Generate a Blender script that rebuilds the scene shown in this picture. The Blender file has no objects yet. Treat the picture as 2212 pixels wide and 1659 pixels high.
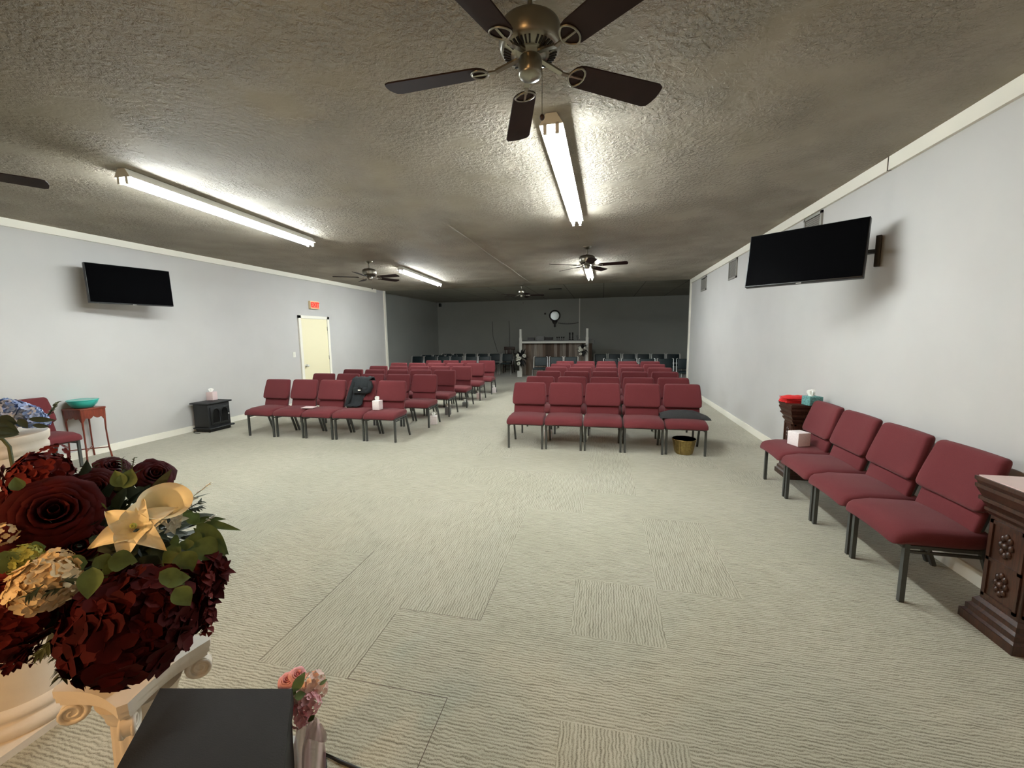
import bpy, bmesh, math, random
from mathutils import Vector, Matrix, noise
random.seed(7)
S = bpy.context.scene
COL = S.collection
# ------------------------------------------------------------------ camera, world, exposure
FPX, YAW, PITCH, ROLL, CAMH = 870.0, 12.727, 7.01, -0.67, 1.6
_y, _p, _r = map(math.radians, (YAW, PITCH, ROLL))
FWD = Vector((-math.sin(_y)*math.cos(_p), math.cos(_y)*math.cos(_p), -math.sin(_p)))
_rt = Vector((math.cos(_y), math.sin(_y), 0)); _up = _rt.cross(FWD)
RIGHT = _rt*math.cos(_r) + _up*math.sin(_r); UP = -_rt*math.sin(_r) + _up*math.cos(_r)
CAMP = Vector((0, 0, CAMH))
cd = bpy.data.cameras.new('camera'); cam = bpy.data.objects.new('camera', cd); COL.objects.link(cam)
cd.sensor_fit = 'HORIZONTAL'; cd.sensor_width = 36; cd.lens = FPX/2212*36; cd.clip_start = .02; cd.clip_end = 60
_m = Matrix((RIGHT, UP, -FWD)).transposed().to_4x4(); _m.translation = CAMP
cam.matrix_world = _m; S.camera = cam
w = bpy.data.worlds.new('world'); S.world = w; w.use_nodes = True
w.node_tree.nodes['Background'].inputs[0].default_value = (.8, .85, 1, 1)
w.node_tree.nodes['Background'].inputs[1].default_value = .02
S.view_settings.view_transform = 'Standard'; S.view_settings.look = 'None'
S.view_settings.exposure = 1.75; S.view_settings.gamma = 1; S.view_settings.use_curve_mapping = False
try:
    S.cycles.use_denoising = True; S.cycles.max_bounces = 8; S.cycles.diffuse_bounces = 5
    S.cycles.sample_clamp_indirect = 6
except Exception: pass
TUBE = 43.0        # brightness of the fluorescent tubes
LAMP = 270.0       # brightness of the reading lamp's bulb
DOME = 36.0        # brightness of the warm ceiling dome behind the camera

def ray(u, v):
    return FWD + RIGHT*((u-1106)/FPX) - UP*((v-829.5)/FPX)
def pd(u, v, dist):                       # point on the sight line at a distance in metres
    return CAMP + ray(u, v).normalized()*dist
def py(u, v, y):
    d = ray(u, v); return CAMP + d*(y/d.y)
# ------------------------------------------------------------------ materials
def lin(c):
    return tuple(((x/255)/12.92 if x/255 <= .04045 else ((x/255+.055)/1.055)**2.4) for x in c)
def mat(name, rgb, rough=.6, metal=0, var=.0, vscale=30, bump=0, bscale=200, bdist=.002, emit=None, estr=0, spec=.5, sheen=0, alpha=1, trans=0, sss=0):
    m = bpy.data.materials.new(name); m.use_nodes = True
    nt = m.node_tree; N = nt.nodes; L = nt.links; b = N['Principled BSDF']
    c = (*lin(rgb), 1)
    b.inputs['Base Color'].default_value = c; b.inputs['Roughness'].default_value = rough
    b.inputs['Metallic'].default_value = metal; b.inputs['Specular IOR Level'].default_value = spec
    if sheen: b.inputs['Sheen Weight'].default_value = sheen
    if alpha < 1: b.inputs['Alpha'].default_value = alpha
    if trans: b.inputs['Transmission Weight'].default_value = trans
    if sss: b.inputs['Subsurface Weight'].default_value = sss; b.inputs['Subsurface Radius'].default_value = (.01, .006, .004)
    tc = N.new('ShaderNodeTexCoord')
    if var:
        n = N.new('ShaderNodeTexNoise'); n.inputs['Scale'].default_value = vscale; n.inputs['Detail'].default_value = 4
        L.new(tc.outputs['Object'], n.inputs['Vector'])
        r = N.new('ShaderNodeValToRGB'); r.color_ramp.elements[0].position = .3; r.color_ramp.elements[1].position = .7
        r.color_ramp.elements[0].color = tuple(x*(1-var) for x in c[:3])+(1,)
        r.color_ramp.elements[1].color = tuple(min(1, x*(1+var)) for x in c[:3])+(1,)
        L.new(n.outputs['Fac'], r.inputs['Fac']); L.new(r.outputs['Color'], b.inputs['Base Color'])
    if bump:
        n = N.new('ShaderNodeTexNoise'); n.inputs['Scale'].default_value = bscale; n.inputs['Detail'].default_value = 3
        L.new(tc.outputs['Object'], n.inputs['Vector'])
        bp = N.new('ShaderNodeBump'); bp.inputs['Strength'].default_value = bump; bp.inputs['Distance'].default_value = bdist
        L.new(n.outputs['Fac'], bp.inputs['Height']); L.new(bp.outputs['Normal'], b.inputs['Normal'])
    if emit:
        b.inputs['Emission Color'].default_value = (*lin(emit), 1); b.inputs['Emission Strength'].default_value = estr
    return m
def node_mat(name, rough=.8):
    m = bpy.data.materials.new(name); m.use_nodes = True
    nt = m.node_tree; b = nt.nodes['Principled BSDF']; b.inputs['Roughness'].default_value = rough
    return m, nt, nt.nodes, nt.links, b
def mapping(N, L, scale, rot=(0, 0, 0)):
    tc = N.new('ShaderNodeTexCoord'); mp = N.new('ShaderNodeMapping'); mp.inputs['Scale'].default_value = scale
    mp.inputs['Rotation'].default_value = rot; L.new(tc.outputs['Object'], mp.inputs['Vector']); return mp.outputs['Vector'], tc
def ramp(N, L, src, stops):
    r = N.new('ShaderNodeValToRGB'); e = r.color_ramp.elements
    e[0].position, e[0].color = stops[0][0], (*stops[0][1], 1); e[1].position, e[1].color = stops[-1][0], (*stops[-1][1], 1)
    for p, c in stops[1:-1]:
        q = e.new(p); q.color = (*c, 1)
    L.new(src, r.inputs['Fac']); return r.outputs['Color']
def noise_n(N, L, vec, scale, detail=3, rough=.5, dist=0):
    n = N.new('ShaderNodeTexNoise'); n.inputs['Scale'].default_value = scale; n.inputs['Detail'].default_value = detail
    n.inputs['Roughness'].default_value = rough; n.inputs['Distortion'].default_value = dist
    L.new(vec, n.inputs['Vector']); return n.outputs['Fac']
def math_n(N, L, op, a, b=None):
    n = N.new('ShaderNodeMath'); n.operation = op
    for i, x in enumerate((a, b)):
        if x is None: continue
        if isinstance(x, (int, float)): n.inputs[i].default_value = x
        else: L.new(x, n.inputs[i])
    return n.outputs[0]
def bump_n(N, L, b, h, strength, dist):
    bp = N.new('ShaderNodeBump'); bp.inputs['Strength'].default_value = strength; bp.inputs['Distance'].default_value = dist
    L.new(h, bp.inputs['Height']); L.new(bp.outputs['Normal'], b.inputs['Normal'])

def carpet(name, along_x):
    m, nt, N, L, b = node_mat(name, .95); b.inputs['Specular IOR Level'].default_value = .15; b.inputs['Sheen Weight'].default_value = .35; b.inputs['Sheen Roughness'].default_value = .4
    v, tc = mapping(N, L, (7, 95, 1) if along_x else (95, 7, 1))
    rn = noise_n(N, L, v, 1.0, 2, .5, .25)
    v2, _ = mapping(N, L, (1, 1, 1))
    wv = N.new('ShaderNodeTexWave'); wv.bands_direction = 'Y' if along_x else 'X'; wv.inputs['Scale'].default_value = 21
    wv.inputs['Distortion'].default_value = 5; wv.inputs['Detail'].default_value = 2; wv.inputs['Detail Scale'].default_value = 1.2; L.new(v2, wv.inputs['Vector'])
    ribs = math_n(N, L, 'ADD', math_n(N, L, 'MULTIPLY', rn, .62), math_n(N, L, 'MULTIPLY', wv.outputs['Fac'], .38))
    fine = noise_n(N, L, v2, 260, 2); blot = noise_n(N, L, v2, 1.1, 3)
    h = math_n(N, L, 'ADD', math_n(N, L, 'MULTIPLY', ribs, .52), math_n(N, L, 'MULTIPLY', fine, .48))
    c1, c2, c3 = lin((117, 112, 96)), lin((165, 161, 142)), lin((188, 184, 166))
    colr = ramp(N, L, h, [(.34, c1), (.47, c2), (.62, c3)])
    mx = N.new('ShaderNodeMix'); mx.data_type = 'RGBA'; mx.blend_type = 'MULTIPLY'; mx.inputs['Factor'].default_value = 1
    L.new(colr, mx.inputs['A']); L.new(ramp(N, L, blot, [(.3, (.9, .9, .88)), (.7, (1, 1, 1))]), mx.inputs['B'])
    L.new(mx.outputs['Result'], b.inputs['Base Color'])
    bump_n(N, L, b, h, .55, .006); return m
def ceiling_mat():
    m, nt, N, L, b = node_mat('textured_ceiling_paint', .75); b.inputs['Specular IOR Level'].default_value = .35
    v, tc = mapping(N, L, (1, 1, 1))
    a = noise_n(N, L, v, 27, 4, .6, .4); c = noise_n(N, L, v, 90, 3, .6); mask = noise_n(N, L, v, 1.7, 3)
    mk = ramp(N, L, mask, [(.38, (.06,)*3), (.58, (1,)*3)])
    st = ramp(N, L, a, [(.42, (0,)*3), (.5, (.55,)*3), (.62, (1,)*3)])
    h = math_n(N, L, 'MULTIPLY', math_n(N, L, 'ADD', st, math_n(N, L, 'MULTIPLY', c, .45)), mk)
    soft = noise_n(N, L, v, 2.2, 2)
    L.new(ramp(N, L, soft, [(.3, lin((150, 142, 127))), (.7, lin((164, 156, 142)))]), b.inputs['Base Color'])
    bump_n(N, L, b, h, .9, .015); return m
def wood(name, c1, c2, rough=.45, scale=(30, 30, 3)):
    m, nt, N, L, b = node_mat(name, rough)
    v, tc = mapping(N, L, scale); n = noise_n(N, L, v, 1.5, 5, .6, 1.5)
    L.new(ramp(N, L, n, [(.3, lin(c1)), (.7, lin(c2))]), b.inputs['Base Color'])
    bump_n(N, L, b, n, .15, .002); return m
def rustic():
    m, nt, N, L, b = node_mat('reclaimed_planks', .8)
    v, tc = mapping(N, L, (9, .01, .01)); w_ = N.new('ShaderNodeTexWhiteNoise'); w_.noise_dimensions = '1D'
    sx = N.new('ShaderNodeSeparateXYZ'); L.new(v, sx.inputs[0]); fl = math_n(N, L, 'FLOOR', sx.outputs[0]); L.new(fl, w_.inputs['W'])
    v2, _ = mapping(N, L, (40, 40, 2)); g = noise_n(N, L, v2, 1, 5)
    base = ramp(N, L, w_.outputs['Value'], [(0, lin((70, 55, 44))), (.4, lin((120, 100, 84))), (.7, lin((158, 150, 140))), (1, lin((92, 74, 60)))])
    mx = N.new('ShaderNodeMix'); mx.data_type = 'RGBA'; mx.blend_type = 'MULTIPLY'; mx.inputs['Factor'].default_value = 1
    L.new(base, mx.inputs['A']); L.new(ramp(N, L, g, [(.3, (.6,)*3), (.7, (1.1,)*3)]), mx.inputs['B'])
    L.new(mx.outputs['Result'], b.inputs['Base Color']); return m
def tiled_ceiling():
    m, nt, N, L, b = node_mat('drop_ceiling_tiles', .85)
    v, tc = mapping(N, L, (1, 1, 1)); br = N.new('ShaderNodeTexBrick'); br.offset = 0
    br.inputs['Scale'].default_value = 1; br.inputs['Brick Width'].default_value = 1.22; br.inputs['Row Height'].default_value = .61
    br.inputs['Mortar Size'].default_value = .012
    for k, c in (('Color1', (168, 165, 156)), ('Color2', (158, 155, 146)), ('Mortar', (105, 102, 96))): br.inputs[k].default_value = (*lin(c), 1)
    L.new(v, br.inputs['Vector']); L.new(br.outputs['Color'], b.inputs['Base Color']); return m
M = dict(
    carpet_x=carpet('carpet_ribs_across', True), carpet_y=carpet('carpet_ribs_along', False),
    ceil=ceiling_mat(), tiles=tiled_ceiling(),
    wall=mat('pale_grey_wall', (190, 188, 184), .7, var=.03, vscale=1.5, bump=.12, bscale=160),
    wallb=mat('shade_darkened_wall', (164, 166, 160), .8, var=.03, vscale=1.5),  # wall grey darkened so the back room's dimness sits in the colour
    trim=mat('cream_trim', (238, 234, 220), .5, bump=.1), doorp=mat('cream_door', (236, 228, 192), .45, bump=.08),
    fabric=mat('burgundy_fabric', (97, 43, 46), .95, var=.14, vscale=420, bump=.4, bscale=900, bdist=.001, spec=.12, sheen=.1),
    frame=mat('charcoal_metal', (84, 86, 83), .5, .5, bump=.2, bscale=500), green=mat('dark_green_vinyl', (9, 30, 34), .5, var=.1),
    chrome=mat('chrome', (232, 232, 228), .42, .9), nickel=mat('brushed_nickel', (146, 142, 130), .3, .95, bump=.05),
    blade=mat('dark_mahogany_blade', (38, 21, 18), .6, spec=.25, var=.15, vscale=14), black=mat('black_plastic', (14, 14, 15), .4),
    screen=mat('black_screen', (2, 2, 3), .9, spec=.05), matte=mat('matte_black', (15, 14, 13), .75, var=.12, vscale=60, bump=.2, bscale=400),
    whitem=mat('white_enamel', (228, 226, 214), .45), tube=mat('lit_tube', (255, 255, 250), .5, emit=(240, 248, 251), estr=TUBE),
    pl=mat('white_plaster', (226, 216, 200), .6, var=.04, vscale=12, bump=.25, bscale=80),
    wooddk=wood('dark_carved_oak', (36, 21, 14), (74, 44, 29), .38), redwood=wood('red_stained_wood', (92, 38, 26), (132, 58, 38), .35),
    teal=mat('teal_glaze', (52, 172, 158), .2), stove=mat('black_cast_iron', (17, 18, 19), .5, var=.1, vscale=50),
    glassd=mat('dark_stove_glass', (12, 12, 13), .12), tissue=mat('white_tissue', (246, 246, 240), .9), boxw=mat('white_box_card', (236, 226, 224), .7, var=.06, vscale=60),
    boxp=mat('pale_pink_card', (218, 196, 192), .7), boxt=mat('teal_floral_card', (90, 140, 136), .7, var=.5, vscale=70), boxg=mat('grey_card', (120, 120, 118), .7, var=.1),
    brass=mat('gilded_basket', (160, 138, 88), .3, .9, var=.2, vscale=40, bump=.3, bscale=60), dkred=mat('dark_maroon_lining', (42, 10, 12), .8),
    red=mat('red_cloth', (196, 22, 22), .85, bump=.3), cloth=mat('black_cloth', (28, 32, 34), .95, var=.2, vscale=120, bump=.3, bscale=300),
    cloth2=mat('charcoal_cloth', (44, 44, 44), .95, var=.15, vscale=120), ivory=mat('ivory_tag', (240, 238, 225), .7),
    exitw=mat('exit_housing', (236, 214, 170), .5), exitr=mat('exit_face', (240, 120, 95), .5, emit=(255, 90, 60), estr=.12),
    exitl=mat('exit_letters', (220, 20, 10), .5, emit=(255, 10, 4), estr=.25), grille=mat('grey_vent', (150, 148, 140), .5, .2),
    seam=mat('carpet_seam', (84, 72, 62), .95),
    darkgap=mat('dark_slot', (30, 28, 26), .9), plank=rustic(), stool=wood('dark_walnut', (40, 24, 18), (66, 40, 30)),
    rose=mat('dark_red_petals', (66, 9, 9), .8, var=.3, vscale=25, spec=.15), rose2=mat('maroon_petals', (66, 12, 18), .7, var=.3, vscale=25, spec=.2),
    rosel=mat('brick_red_petals', (100, 24, 18), .75, var=.3, vscale=25, spec=.2), lily=mat('cream_lily_petals', (255, 240, 205), .6, var=.06, vscale=18, sss=.1),
    cream=mat('cream_petals', (232, 206, 160), .7, var=.12, vscale=40), lime=mat('lime_petals', (176, 178, 84), .7, var=.15, vscale=40),
    whitep=mat('white_petals', (230, 228, 214), .6, var=.05), leaf=mat('green_leaf', (98, 118, 62), .5, var=.3, vscale=30, bump=.3, bscale=60),
    leafd=mat('dark_green_leaf', (44, 54, 30), .6, var=.3, vscale=20), stem=mat('olive_stem', (70, 78, 42), .6), blue=mat('blue_petals', (112, 138, 186), .7, var=.25, vscale=40),
    bluel=mat('pale_blue_petals', (190, 208, 246), .7, var=.1, vscale=40), pink=mat('pink_petals', (252, 182, 190), .65, var=.15, vscale=40),
    pinkl=mat('blush_petals', (252, 218, 206), .65, var=.1, vscale=40), tulle=mat('sheer_pink_tulle', (226, 196, 200), .7, alpha=.62, var=.05),
    mirror=mat('mirror', (110, 112, 110), .18, 1), dark=mat('dark_bronze', (30, 26, 24), .5, .3), white=mat('white_paint', (225, 224, 216), .5),
    marble=mat('pinkish_white_top', (214, 190, 182), .4, var=.05, vscale=8), dome=mat('warm_dome', (255, 220, 170), .5, emit=(255, 196, 128), estr=DOME),
    bulb=mat('warm_bulb', (255, 220, 170), .5, emit=(255, 205, 145), estr=LAMP),
    cord=mat('black_cord', (20, 20, 20), .6), pot=mat('burgundy_pot', (52, 12, 14), .35),
)
# ------------------------------------------------------------------ mesh builder
class MB:
    def __init__(s): s.v = []; s.f = []; s.sm = []; s.mi = []
    def add(s, vs, fs, smooth=False, mi=0):
        o = len(s.v); s.v += [tuple(x) for x in vs]
        s.f += [tuple(i+o for i in f) for f in fs]; s.sm += [smooth]*len(fs); s.mi += [mi]*len(fs); return s
    def box(s, a, b, mi=0):
        x0, y0, z0 = a; x1, y1, z1 = b
        return s.add([(x0, y0, z0), (x1, y0, z0), (x1, y1, z0), (x0, y1, z0), (x0, y0, z1), (x1, y0, z1), (x1, y1, z1), (x0, y1, z1)],
                     [(0, 3, 2, 1), (4, 5, 6, 7), (0, 1, 5, 4), (1, 2, 6, 5), (2, 3, 7, 6), (3, 0, 4, 7)], False, mi)
    def bar(s, p, q, w_, h_=None, up=(0, 0, 1), mi=0):
        p, q = Vector(p), Vector(q); h_ = h_ or w_; d = (q-p).normalized(); u = Vector(up)
        if abs(d.dot(u)) > .95: u = Vector((0, 1, 0))
        a = d.cross(u).normalized()*w_/2; b = d.cross(a).normalized()*h_/2
        vs = [p-a-b, p+a-b, p+a+b, p-a+b, q-a-b, q+a-b, q+a+b, q-a+b]
        return s.add(vs, [(0, 3, 2, 1), (4, 5, 6, 7), (0, 1, 5, 4), (1, 2, 6, 5), (2, 3, 7, 6), (3, 0, 4, 7)], False, mi)
    def tube(s, pts, r, n=8, cap=True, mi=0):
        pts = [Vector(p) for p in pts]; rs = r if isinstance(r, (list, tuple)) else [r]*len(pts)
        vs = []; a = None
        for i, p in enumerate(pts):
            d = (pts[min(i+1, len(pts)-1)]-pts[max(i-1, 0)]).normalized()
            if a is None: a = d.orthogonal().normalized()
            a = (a-d*a.dot(d)).normalized(); b = d.cross(a)
            vs += [p+(a*math.cos(2*math.pi*k/n)+b*math.sin(2*math.pi*k/n))*rs[i] for k in range(n)]
        fs = [(i*n+k, i*n+(k+1) % n, (i+1)*n+(k+1) % n, (i+1)*n+k) for i in range(len(pts)-1) for k in range(n)]
        s.add(vs, fs, True, mi)
        if cap: s.add(vs[:n], [tuple(range(n))[::-1]], False, mi); s.add(vs[-n:], [tuple(range(n))], False, mi)
        return s
    def lathe(s, prof, c=(0, 0, 0), n=24, mi=0, flute=0, nf=0):
        cx, cy, cz = c; vs = []
        for r, z in prof:
            for k in range(n):
                a = 2*math.pi*k/n; rr = r*(1-flute*(.5+.5*math.cos(nf*a))) if flute else r
                vs.append((cx+rr*math.cos(a), cy+rr*math.sin(a), cz+z))
        fs = [(i*n+k, i*n+(k+1) % n, (i+1)*n+(k+1) % n, (i+1)*n+k) for i in range(len(prof)-1) for k in range(n)]
        s.add(vs, fs, True, mi)
        if prof[0][0] > 1e-4: s.add(vs[:n], [tuple(range(n))[::-1]], False, mi)
        if prof[-1][0] > 1e-4: s.add(vs[-n:], [tuple(range(n))], False, mi)
        return s
    def prism(s, poly, z0, z1, mi=0):
        n = len(poly); vs = [(x, y, z0) for x, y in poly]+[(x, y, z1) for x, y in poly]
        return s.add(vs, [tuple(range(n))[::-1], tuple(range(n, 2*n))]+[(i, (i+1) % n, n+(i+1) % n, n+i) for i in range(n)], False, mi)
    def grid(s, rows, smooth=True, mi=0):
        m = len(rows[0]); vs = [p for r in rows for p in r]
        return s.add(vs, [(i*m+j, i*m+j+1, (i+1)*m+j+1, (i+1)*m+j) for i in range(len(rows)-1) for j in range(m-1)], smooth, mi)
    def rbox(s, c, half, r, fn=None, k=4, mi=0):
        c = Vector(c); ax = []
        for h in half:
            rr = min(r, h*.98); inner = [(-h+rr)+(2*h-2*rr)*i/k for i in range(k+1)]
            ax.append([-h, -h+.12*rr, -h+.45*rr]+inner+[h-.45*rr, h-.12*rr, h])
        def rnd(p):
            q = Vector([max(-(h-min(r, h*.98)), min(h-min(r, h*.98), x)) for x, h in zip(p, half)])
            d = Vector(p)-q
            out = q+d.normalized()*min(r, min(half)*.98) if d.length > 1e-9 else q
            out = c+out
            return fn(out) if fn else out
        for a in range(3):
            b, e = (a+1) % 3, (a+2) % 3
            for sg in (-1, 1):
                rows = []
                for x in ax[b]:
                    row = []
                    for y in ax[e]:
                        p = [0, 0, 0]; p[a] = sg*half[a]; p[b] = x; p[e] = y; row.append(rnd(p))
                    rows.append(row if sg > 0 else row[::-1])
                s.grid(rows, True, mi)
        return s
    def sph(s, c, r, n=8, sc=(1, 1, 1), mi=0):
        prof = [(max(1e-5, r*math.sin(math.pi*i/n)), -r*math.cos(math.pi*i/n)) for i in range(n+1)]
        vs = [(c[0]+p*math.cos(2*math.pi*k/n)*sc[0], c[1]+p*math.sin(2*math.pi*k/n)*sc[1], c[2]+z*sc[2]) for p, z in prof for k in range(n)]
        return s.add(vs, [(i*n+k, i*n+(k+1) % n, (i+1)*n+(k+1) % n, (i+1)*n+k) for i in range(n) for k in range(n)], True, mi)
    def build(s, name, m, parent=None, loc=None, weld=False, **k):
        me = bpy.data.meshes.new(name); me.from_pydata(s.v, [], s.f); me.update()
        for x in (m if isinstance(m, (list, tuple)) else [m]): me.materials.append(x)
        me.polygons.foreach_set('use_smooth', s.sm); me.polygons.foreach_set('material_index', s.mi)
        if weld:
            bm = bmesh.new(); bm.from_mesh(me); bmesh.ops.remove_doubles(bm, verts=bm.verts, dist=1e-5); bm.to_mesh(me); bm.free()
        o = bpy.data.objects.new(name, me); COL.objects.link(o)
        if parent: o.parent = parent
        if loc: o.location = loc
        tag(o, **k); return o
def tag(o, label=None, cat=None, group=None, kind=None):
    for k, v in (('label', label), ('category', cat), ('group', group), ('kind', kind)):
        if v: o[k] = v
    return o
def thing(name, label, cat, loc=(0, 0, 0), rz=0, group=None):
    o = bpy.data.objects.new(name, None); COL.objects.link(o); o.location = loc; o.rotation_euler = (0, 0, rz)
    o.empty_display_size = .1; return tag(o, label, cat, group)
def dup(root, loc, rz, label, group=None, sc=None):
    r = root.copy(); COL.objects.link(r); r.location = loc; r.rotation_euler = (0, 0, rz); r['label'] = label
    if group: r['group'] = group
    if sc: r.scale = sc
    for ch in list(root.children):
        c = ch.copy(); COL.objects.link(c); c.parent = r
        for g in list(ch.children):
            d = g.copy(); COL.objects.link(d); d.parent = c
    return r
B = lambda a, b: MB().box(a, b)
def struct(name, mb, m, parent=None): return mb.build(name, m, parent, kind=None if parent else 'structure')
# ------------------------------------------------------------------ room shell
XL, XR, Y0, Y1, ZC = -6.9, 2.325, -3.2, 12.0, 3.03
BX0, BX1, BY, BZ = -7.62, 4.5, 18.0, 3.12
fl = MB(); xs = [-.15+.5*i for i in range(-16, 12)]; ys = [1.5+.5*j for j in range(-10, 34)]
vert = {(-3, 0), (-3, 1), (-3, 2), (-3, 3), (-2, 1), (-2, 2), (-2, 3), (-2, 4), (-4, 2), (-4, 3), (-5, 3), (0, 1), (1, 3), (1, 2), (0, -1), (-1, 4), (-1, 5), (0, 5), (-2, 5), (-3, 5), (-6, 2), (-5, 5)}
clampx = lambda x: max(-7.7, min(4.6, x))
for i in range(len(xs)-1):
    for j in range(len(ys)-1):
        key = (i-16, j-10); x0, x1, y0, y1 = xs[i], xs[i+1], ys[j], ys[j+1]
        v = key in vert or (key[1] > 5 and random.random() < .35)
        fl.add([(x0, y0, 0), (x1, y0, 0), (x1, y1, 0), (x0, y1, 0)], [(0, 1, 2, 3)], False, 1 if v else 0)
fl.box((xs[0], ys[0], -.1), (xs[-1], ys[-1], -.002))
for sx0, sy0, sx1, sy1 in ((-1.65, 1.5, -1.65, 2.55), (-.65, 1.0, -.65, 1.5), (-1.15, 2.0, -.65, 2.0), (-.65, 2.0, -.65, 2.4), (-1.15, 1.5, -1.15, 1.95), (-1.15, 1.5, -.65, 1.5), (-1.6, 5.0, -1.6, 5.6)):
    e = .0016; fl.add([(sx0-e, sy0-e, .0004), (sx1+e, sy0-e, .0004), (sx1+e, sy1+e, .0004), (sx0-e, sy1+e, .0004)], [(0, 1, 2, 3)], False, 2)
struct('floor', fl, [M['carpet_x'], M['carpet_y'], M['seam']])
struct('ceiling', B((XL-.1, Y0-.1, ZC), (XR+.1, Y1, ZC+.1)), M['ceil'])
struct('ceiling_back', B((BX0-.1, Y1, BZ), (BX1+.1, BY+.1, BZ+.1)), M['tiles'])
struct('wall_left', B((XL-.12, Y0-.1, 0), (XL, Y1, ZC)), M['wall'])
struct('wall_right', B((XR, Y0-.1, 0), (XR+.12, Y1, ZC)), M['wall'])
struct('wall_front', B((XL, Y0-.1, 0), (XR, Y0, ZC)), M['wall'])
struct('wall_back', B((BX0, BY, 0), (BX1, BY+.1, BZ)), M['wallb'])
struct('wall_back_left', MB().box((BX0-.1, Y1, 0), (BX0, BY+.1, BZ)).box((BX0, Y1, 0), (XL-.12, Y1+.02, BZ)), M['wallb'])
struct('wall_back_right', MB().box((BX1, Y1, 0), (BX1+.1, BY+.1, BZ)).box((XR+.12, Y1, 0), (BX1, Y1+.02, BZ)), M['wallb'])
struct('wall_header', B((XL-.12, Y1, ZC), (XR+.12, Y1+.02, BZ)), M['ceil'])
for nm, x0, x1 in (('left', XL, XL+.016), ('right', XR-.016, XR)):
    if nm == 'left': bb = MB().box((x0, Y0, 0), (x1, 8.10, .1)).box((x0, 9.19, 0), (x1, Y1, .1))
    else: bb = MB().box((x0, Y0, 0), (x1, Y1, .1))
    struct('baseboard_'+nm, bb, M['trim'])
MBt = MB().box((XL, Y0, ZC-.095), (XL+.03, Y1-.5, ZC)); struct('trim_1', MBt, M['trim'])
struct('trim_2', MB().box((XR-.03, Y0, ZC-.11), (XR, 4.152, ZC)).box((XR-.03, 4.168, ZC-.11), (XR, Y1, ZC)), M['trim'])
struct('trim_3', B((XL, Y1-.06, 0), (XL+.035, Y1+.03, ZC)), M['trim'])
struct('trim_4', B((XR-.035, Y1-.06, 0), (XR, Y1+.03, ZC)), M['trim'])
struct('trim_5', B((XR-.026, 4.152, ZC-.11), (XR-.001, 4.168, ZC)), M['darkgap'])
# seam ridge running along the ceiling
sr = MB()
pts = [(-2.0+.01*math.sin(i), 5.2+i*.45, ZC) for i in range(14)]
sr.tube(pts, .008, 6); struct('trim_6', sr, M['ceil'])
# door
d = thing('door_1', 'cream flush door on the left wall below the exit sign', 'door'); d['kind'] = 'structure'
for k in ('label', 'category'): del d[k]
struct('door_slab', B((XL, 8.19, .01), (XL+.02, 9.10, 2.03)), M['doorp'], d)
fr = MB().box((XL, 8.11, 0), (XL+.035, 8.185, 2.10)).box((XL, 9.105, 0), (XL+.035, 9.18, 2.10)).box((XL, 8.11, 2.035), (XL+.035, 9.18, 2.10))
struct('door_frame', fr, M['trim'], d)
kn = MB().tube([(XL+.02, 8.255, .92), (XL+.05, 8.255, .92)], .012).sph((XL+.075, 8.255, .92), .03, 10); kn.tube([(XL+.019, 8.255, .92), (XL+.026, 8.255, .92)], .034, 16)
struct('door_knob', kn, M['chrome'], d)
for z in (.3, 1.02, 1.75): struct('hinge', B((XL+.018, 9.095, z), (XL+.03, 9.112, z+.1)), M['nickel'], d)
# ------------------------------------------------------------------ small wall fixtures
sw = B((XL, 7.885, 1.14), (XL+.008, 7.965, 1.26)).build('wall_switch', M['whitem'], label='small white switch plate on the wall left of the cream door', cat='switch')
B((XL+.008, 7.915, 1.17), (XL+.014, 7.935, 1.23)).build('rocker', M['whitem'], sw)
ex = thing('exit_sign', 'lit red exit sign mounted above the cream door', 'sign', (XL, 8.66, 2.27))
B((0, -.15, 0), (.06, .15, .185)).build('housing', M['exitw'], ex)
B((.06, -.13, .015), (.063, .13, .17)).build('face', M['exitr'], ex)
tcu = bpy.data.curves.new('exit_text', 'FONT'); tcu.body = 'EXIT'; tcu.size = .15; tcu.extrude = .002; tcu.align_x = 'CENTER'; tcu.align_y = 'CENTER'; tcu.offset = .002
to = bpy.data.objects.new('t', tcu); COL.objects.link(to); bpy.context.view_layer.update()
tm = bpy.data.meshes.new_from_object(to.evaluated_get(bpy.context.evaluated_depsgraph_get())); bpy.data.objects.remove(to)
lt = bpy.data.objects.new('lettering', tm); COL.objects.link(lt); tm.materials.clear(); tm.materials.append(M['exitl']); lt.parent = ex
lt.matrix_local = Matrix(((0, 0, 1, .064), (1, 0, 0, 0), (0, 1, 0, .093), (0, 0, 0, 1))); lt['label'] = 'red letters reading EXIT'
def vent(y0, y1, z0, z1, label):
    t = thing('wall_vent', label, 'vent', (XR, (y0+y1)/2, z0), 0, 'vents high on the right wall'); w_ = (y1-y0)/2; h = z1-z0
    MB().box((-.02, -w_, 0), (0, -w_+.03, h)).box((-.02, w_-.03, 0), (0, w_, h)).box((-.02, -w_, 0), (0, w_, .03)).box((-.02, -w_, h-.03), (0, w_, h)).build('frame', M['grille'], t)
    g = MB()
    for i in range(int((h-.06)/.022)):
        z = .035+i*.022; g.add([(-.004, -w_+.03, z), (-.004, w_-.03, z), (-.014, w_-.03, z+.014), (-.014, -w_+.03, z+.014)], [(0, 1, 2, 3)])
    g.build('louvre', M['grille'], t); B((-.003, -w_+.03, .03), (-.001, w_-.03, h-.03)).build('backing', M['darkgap'], t)
vent(10.30, 10.80, 2.58, 2.90, 'grey air vent high on right wall nearest the dark back room')
vent(8.10, 8.57, 2.57, 2.92, 'grey air vent on right wall, between the far vent and the television')
vent(5.22, 5.62, 2.56, 2.91, 'grey air vent on right wall half hidden behind the television')
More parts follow.
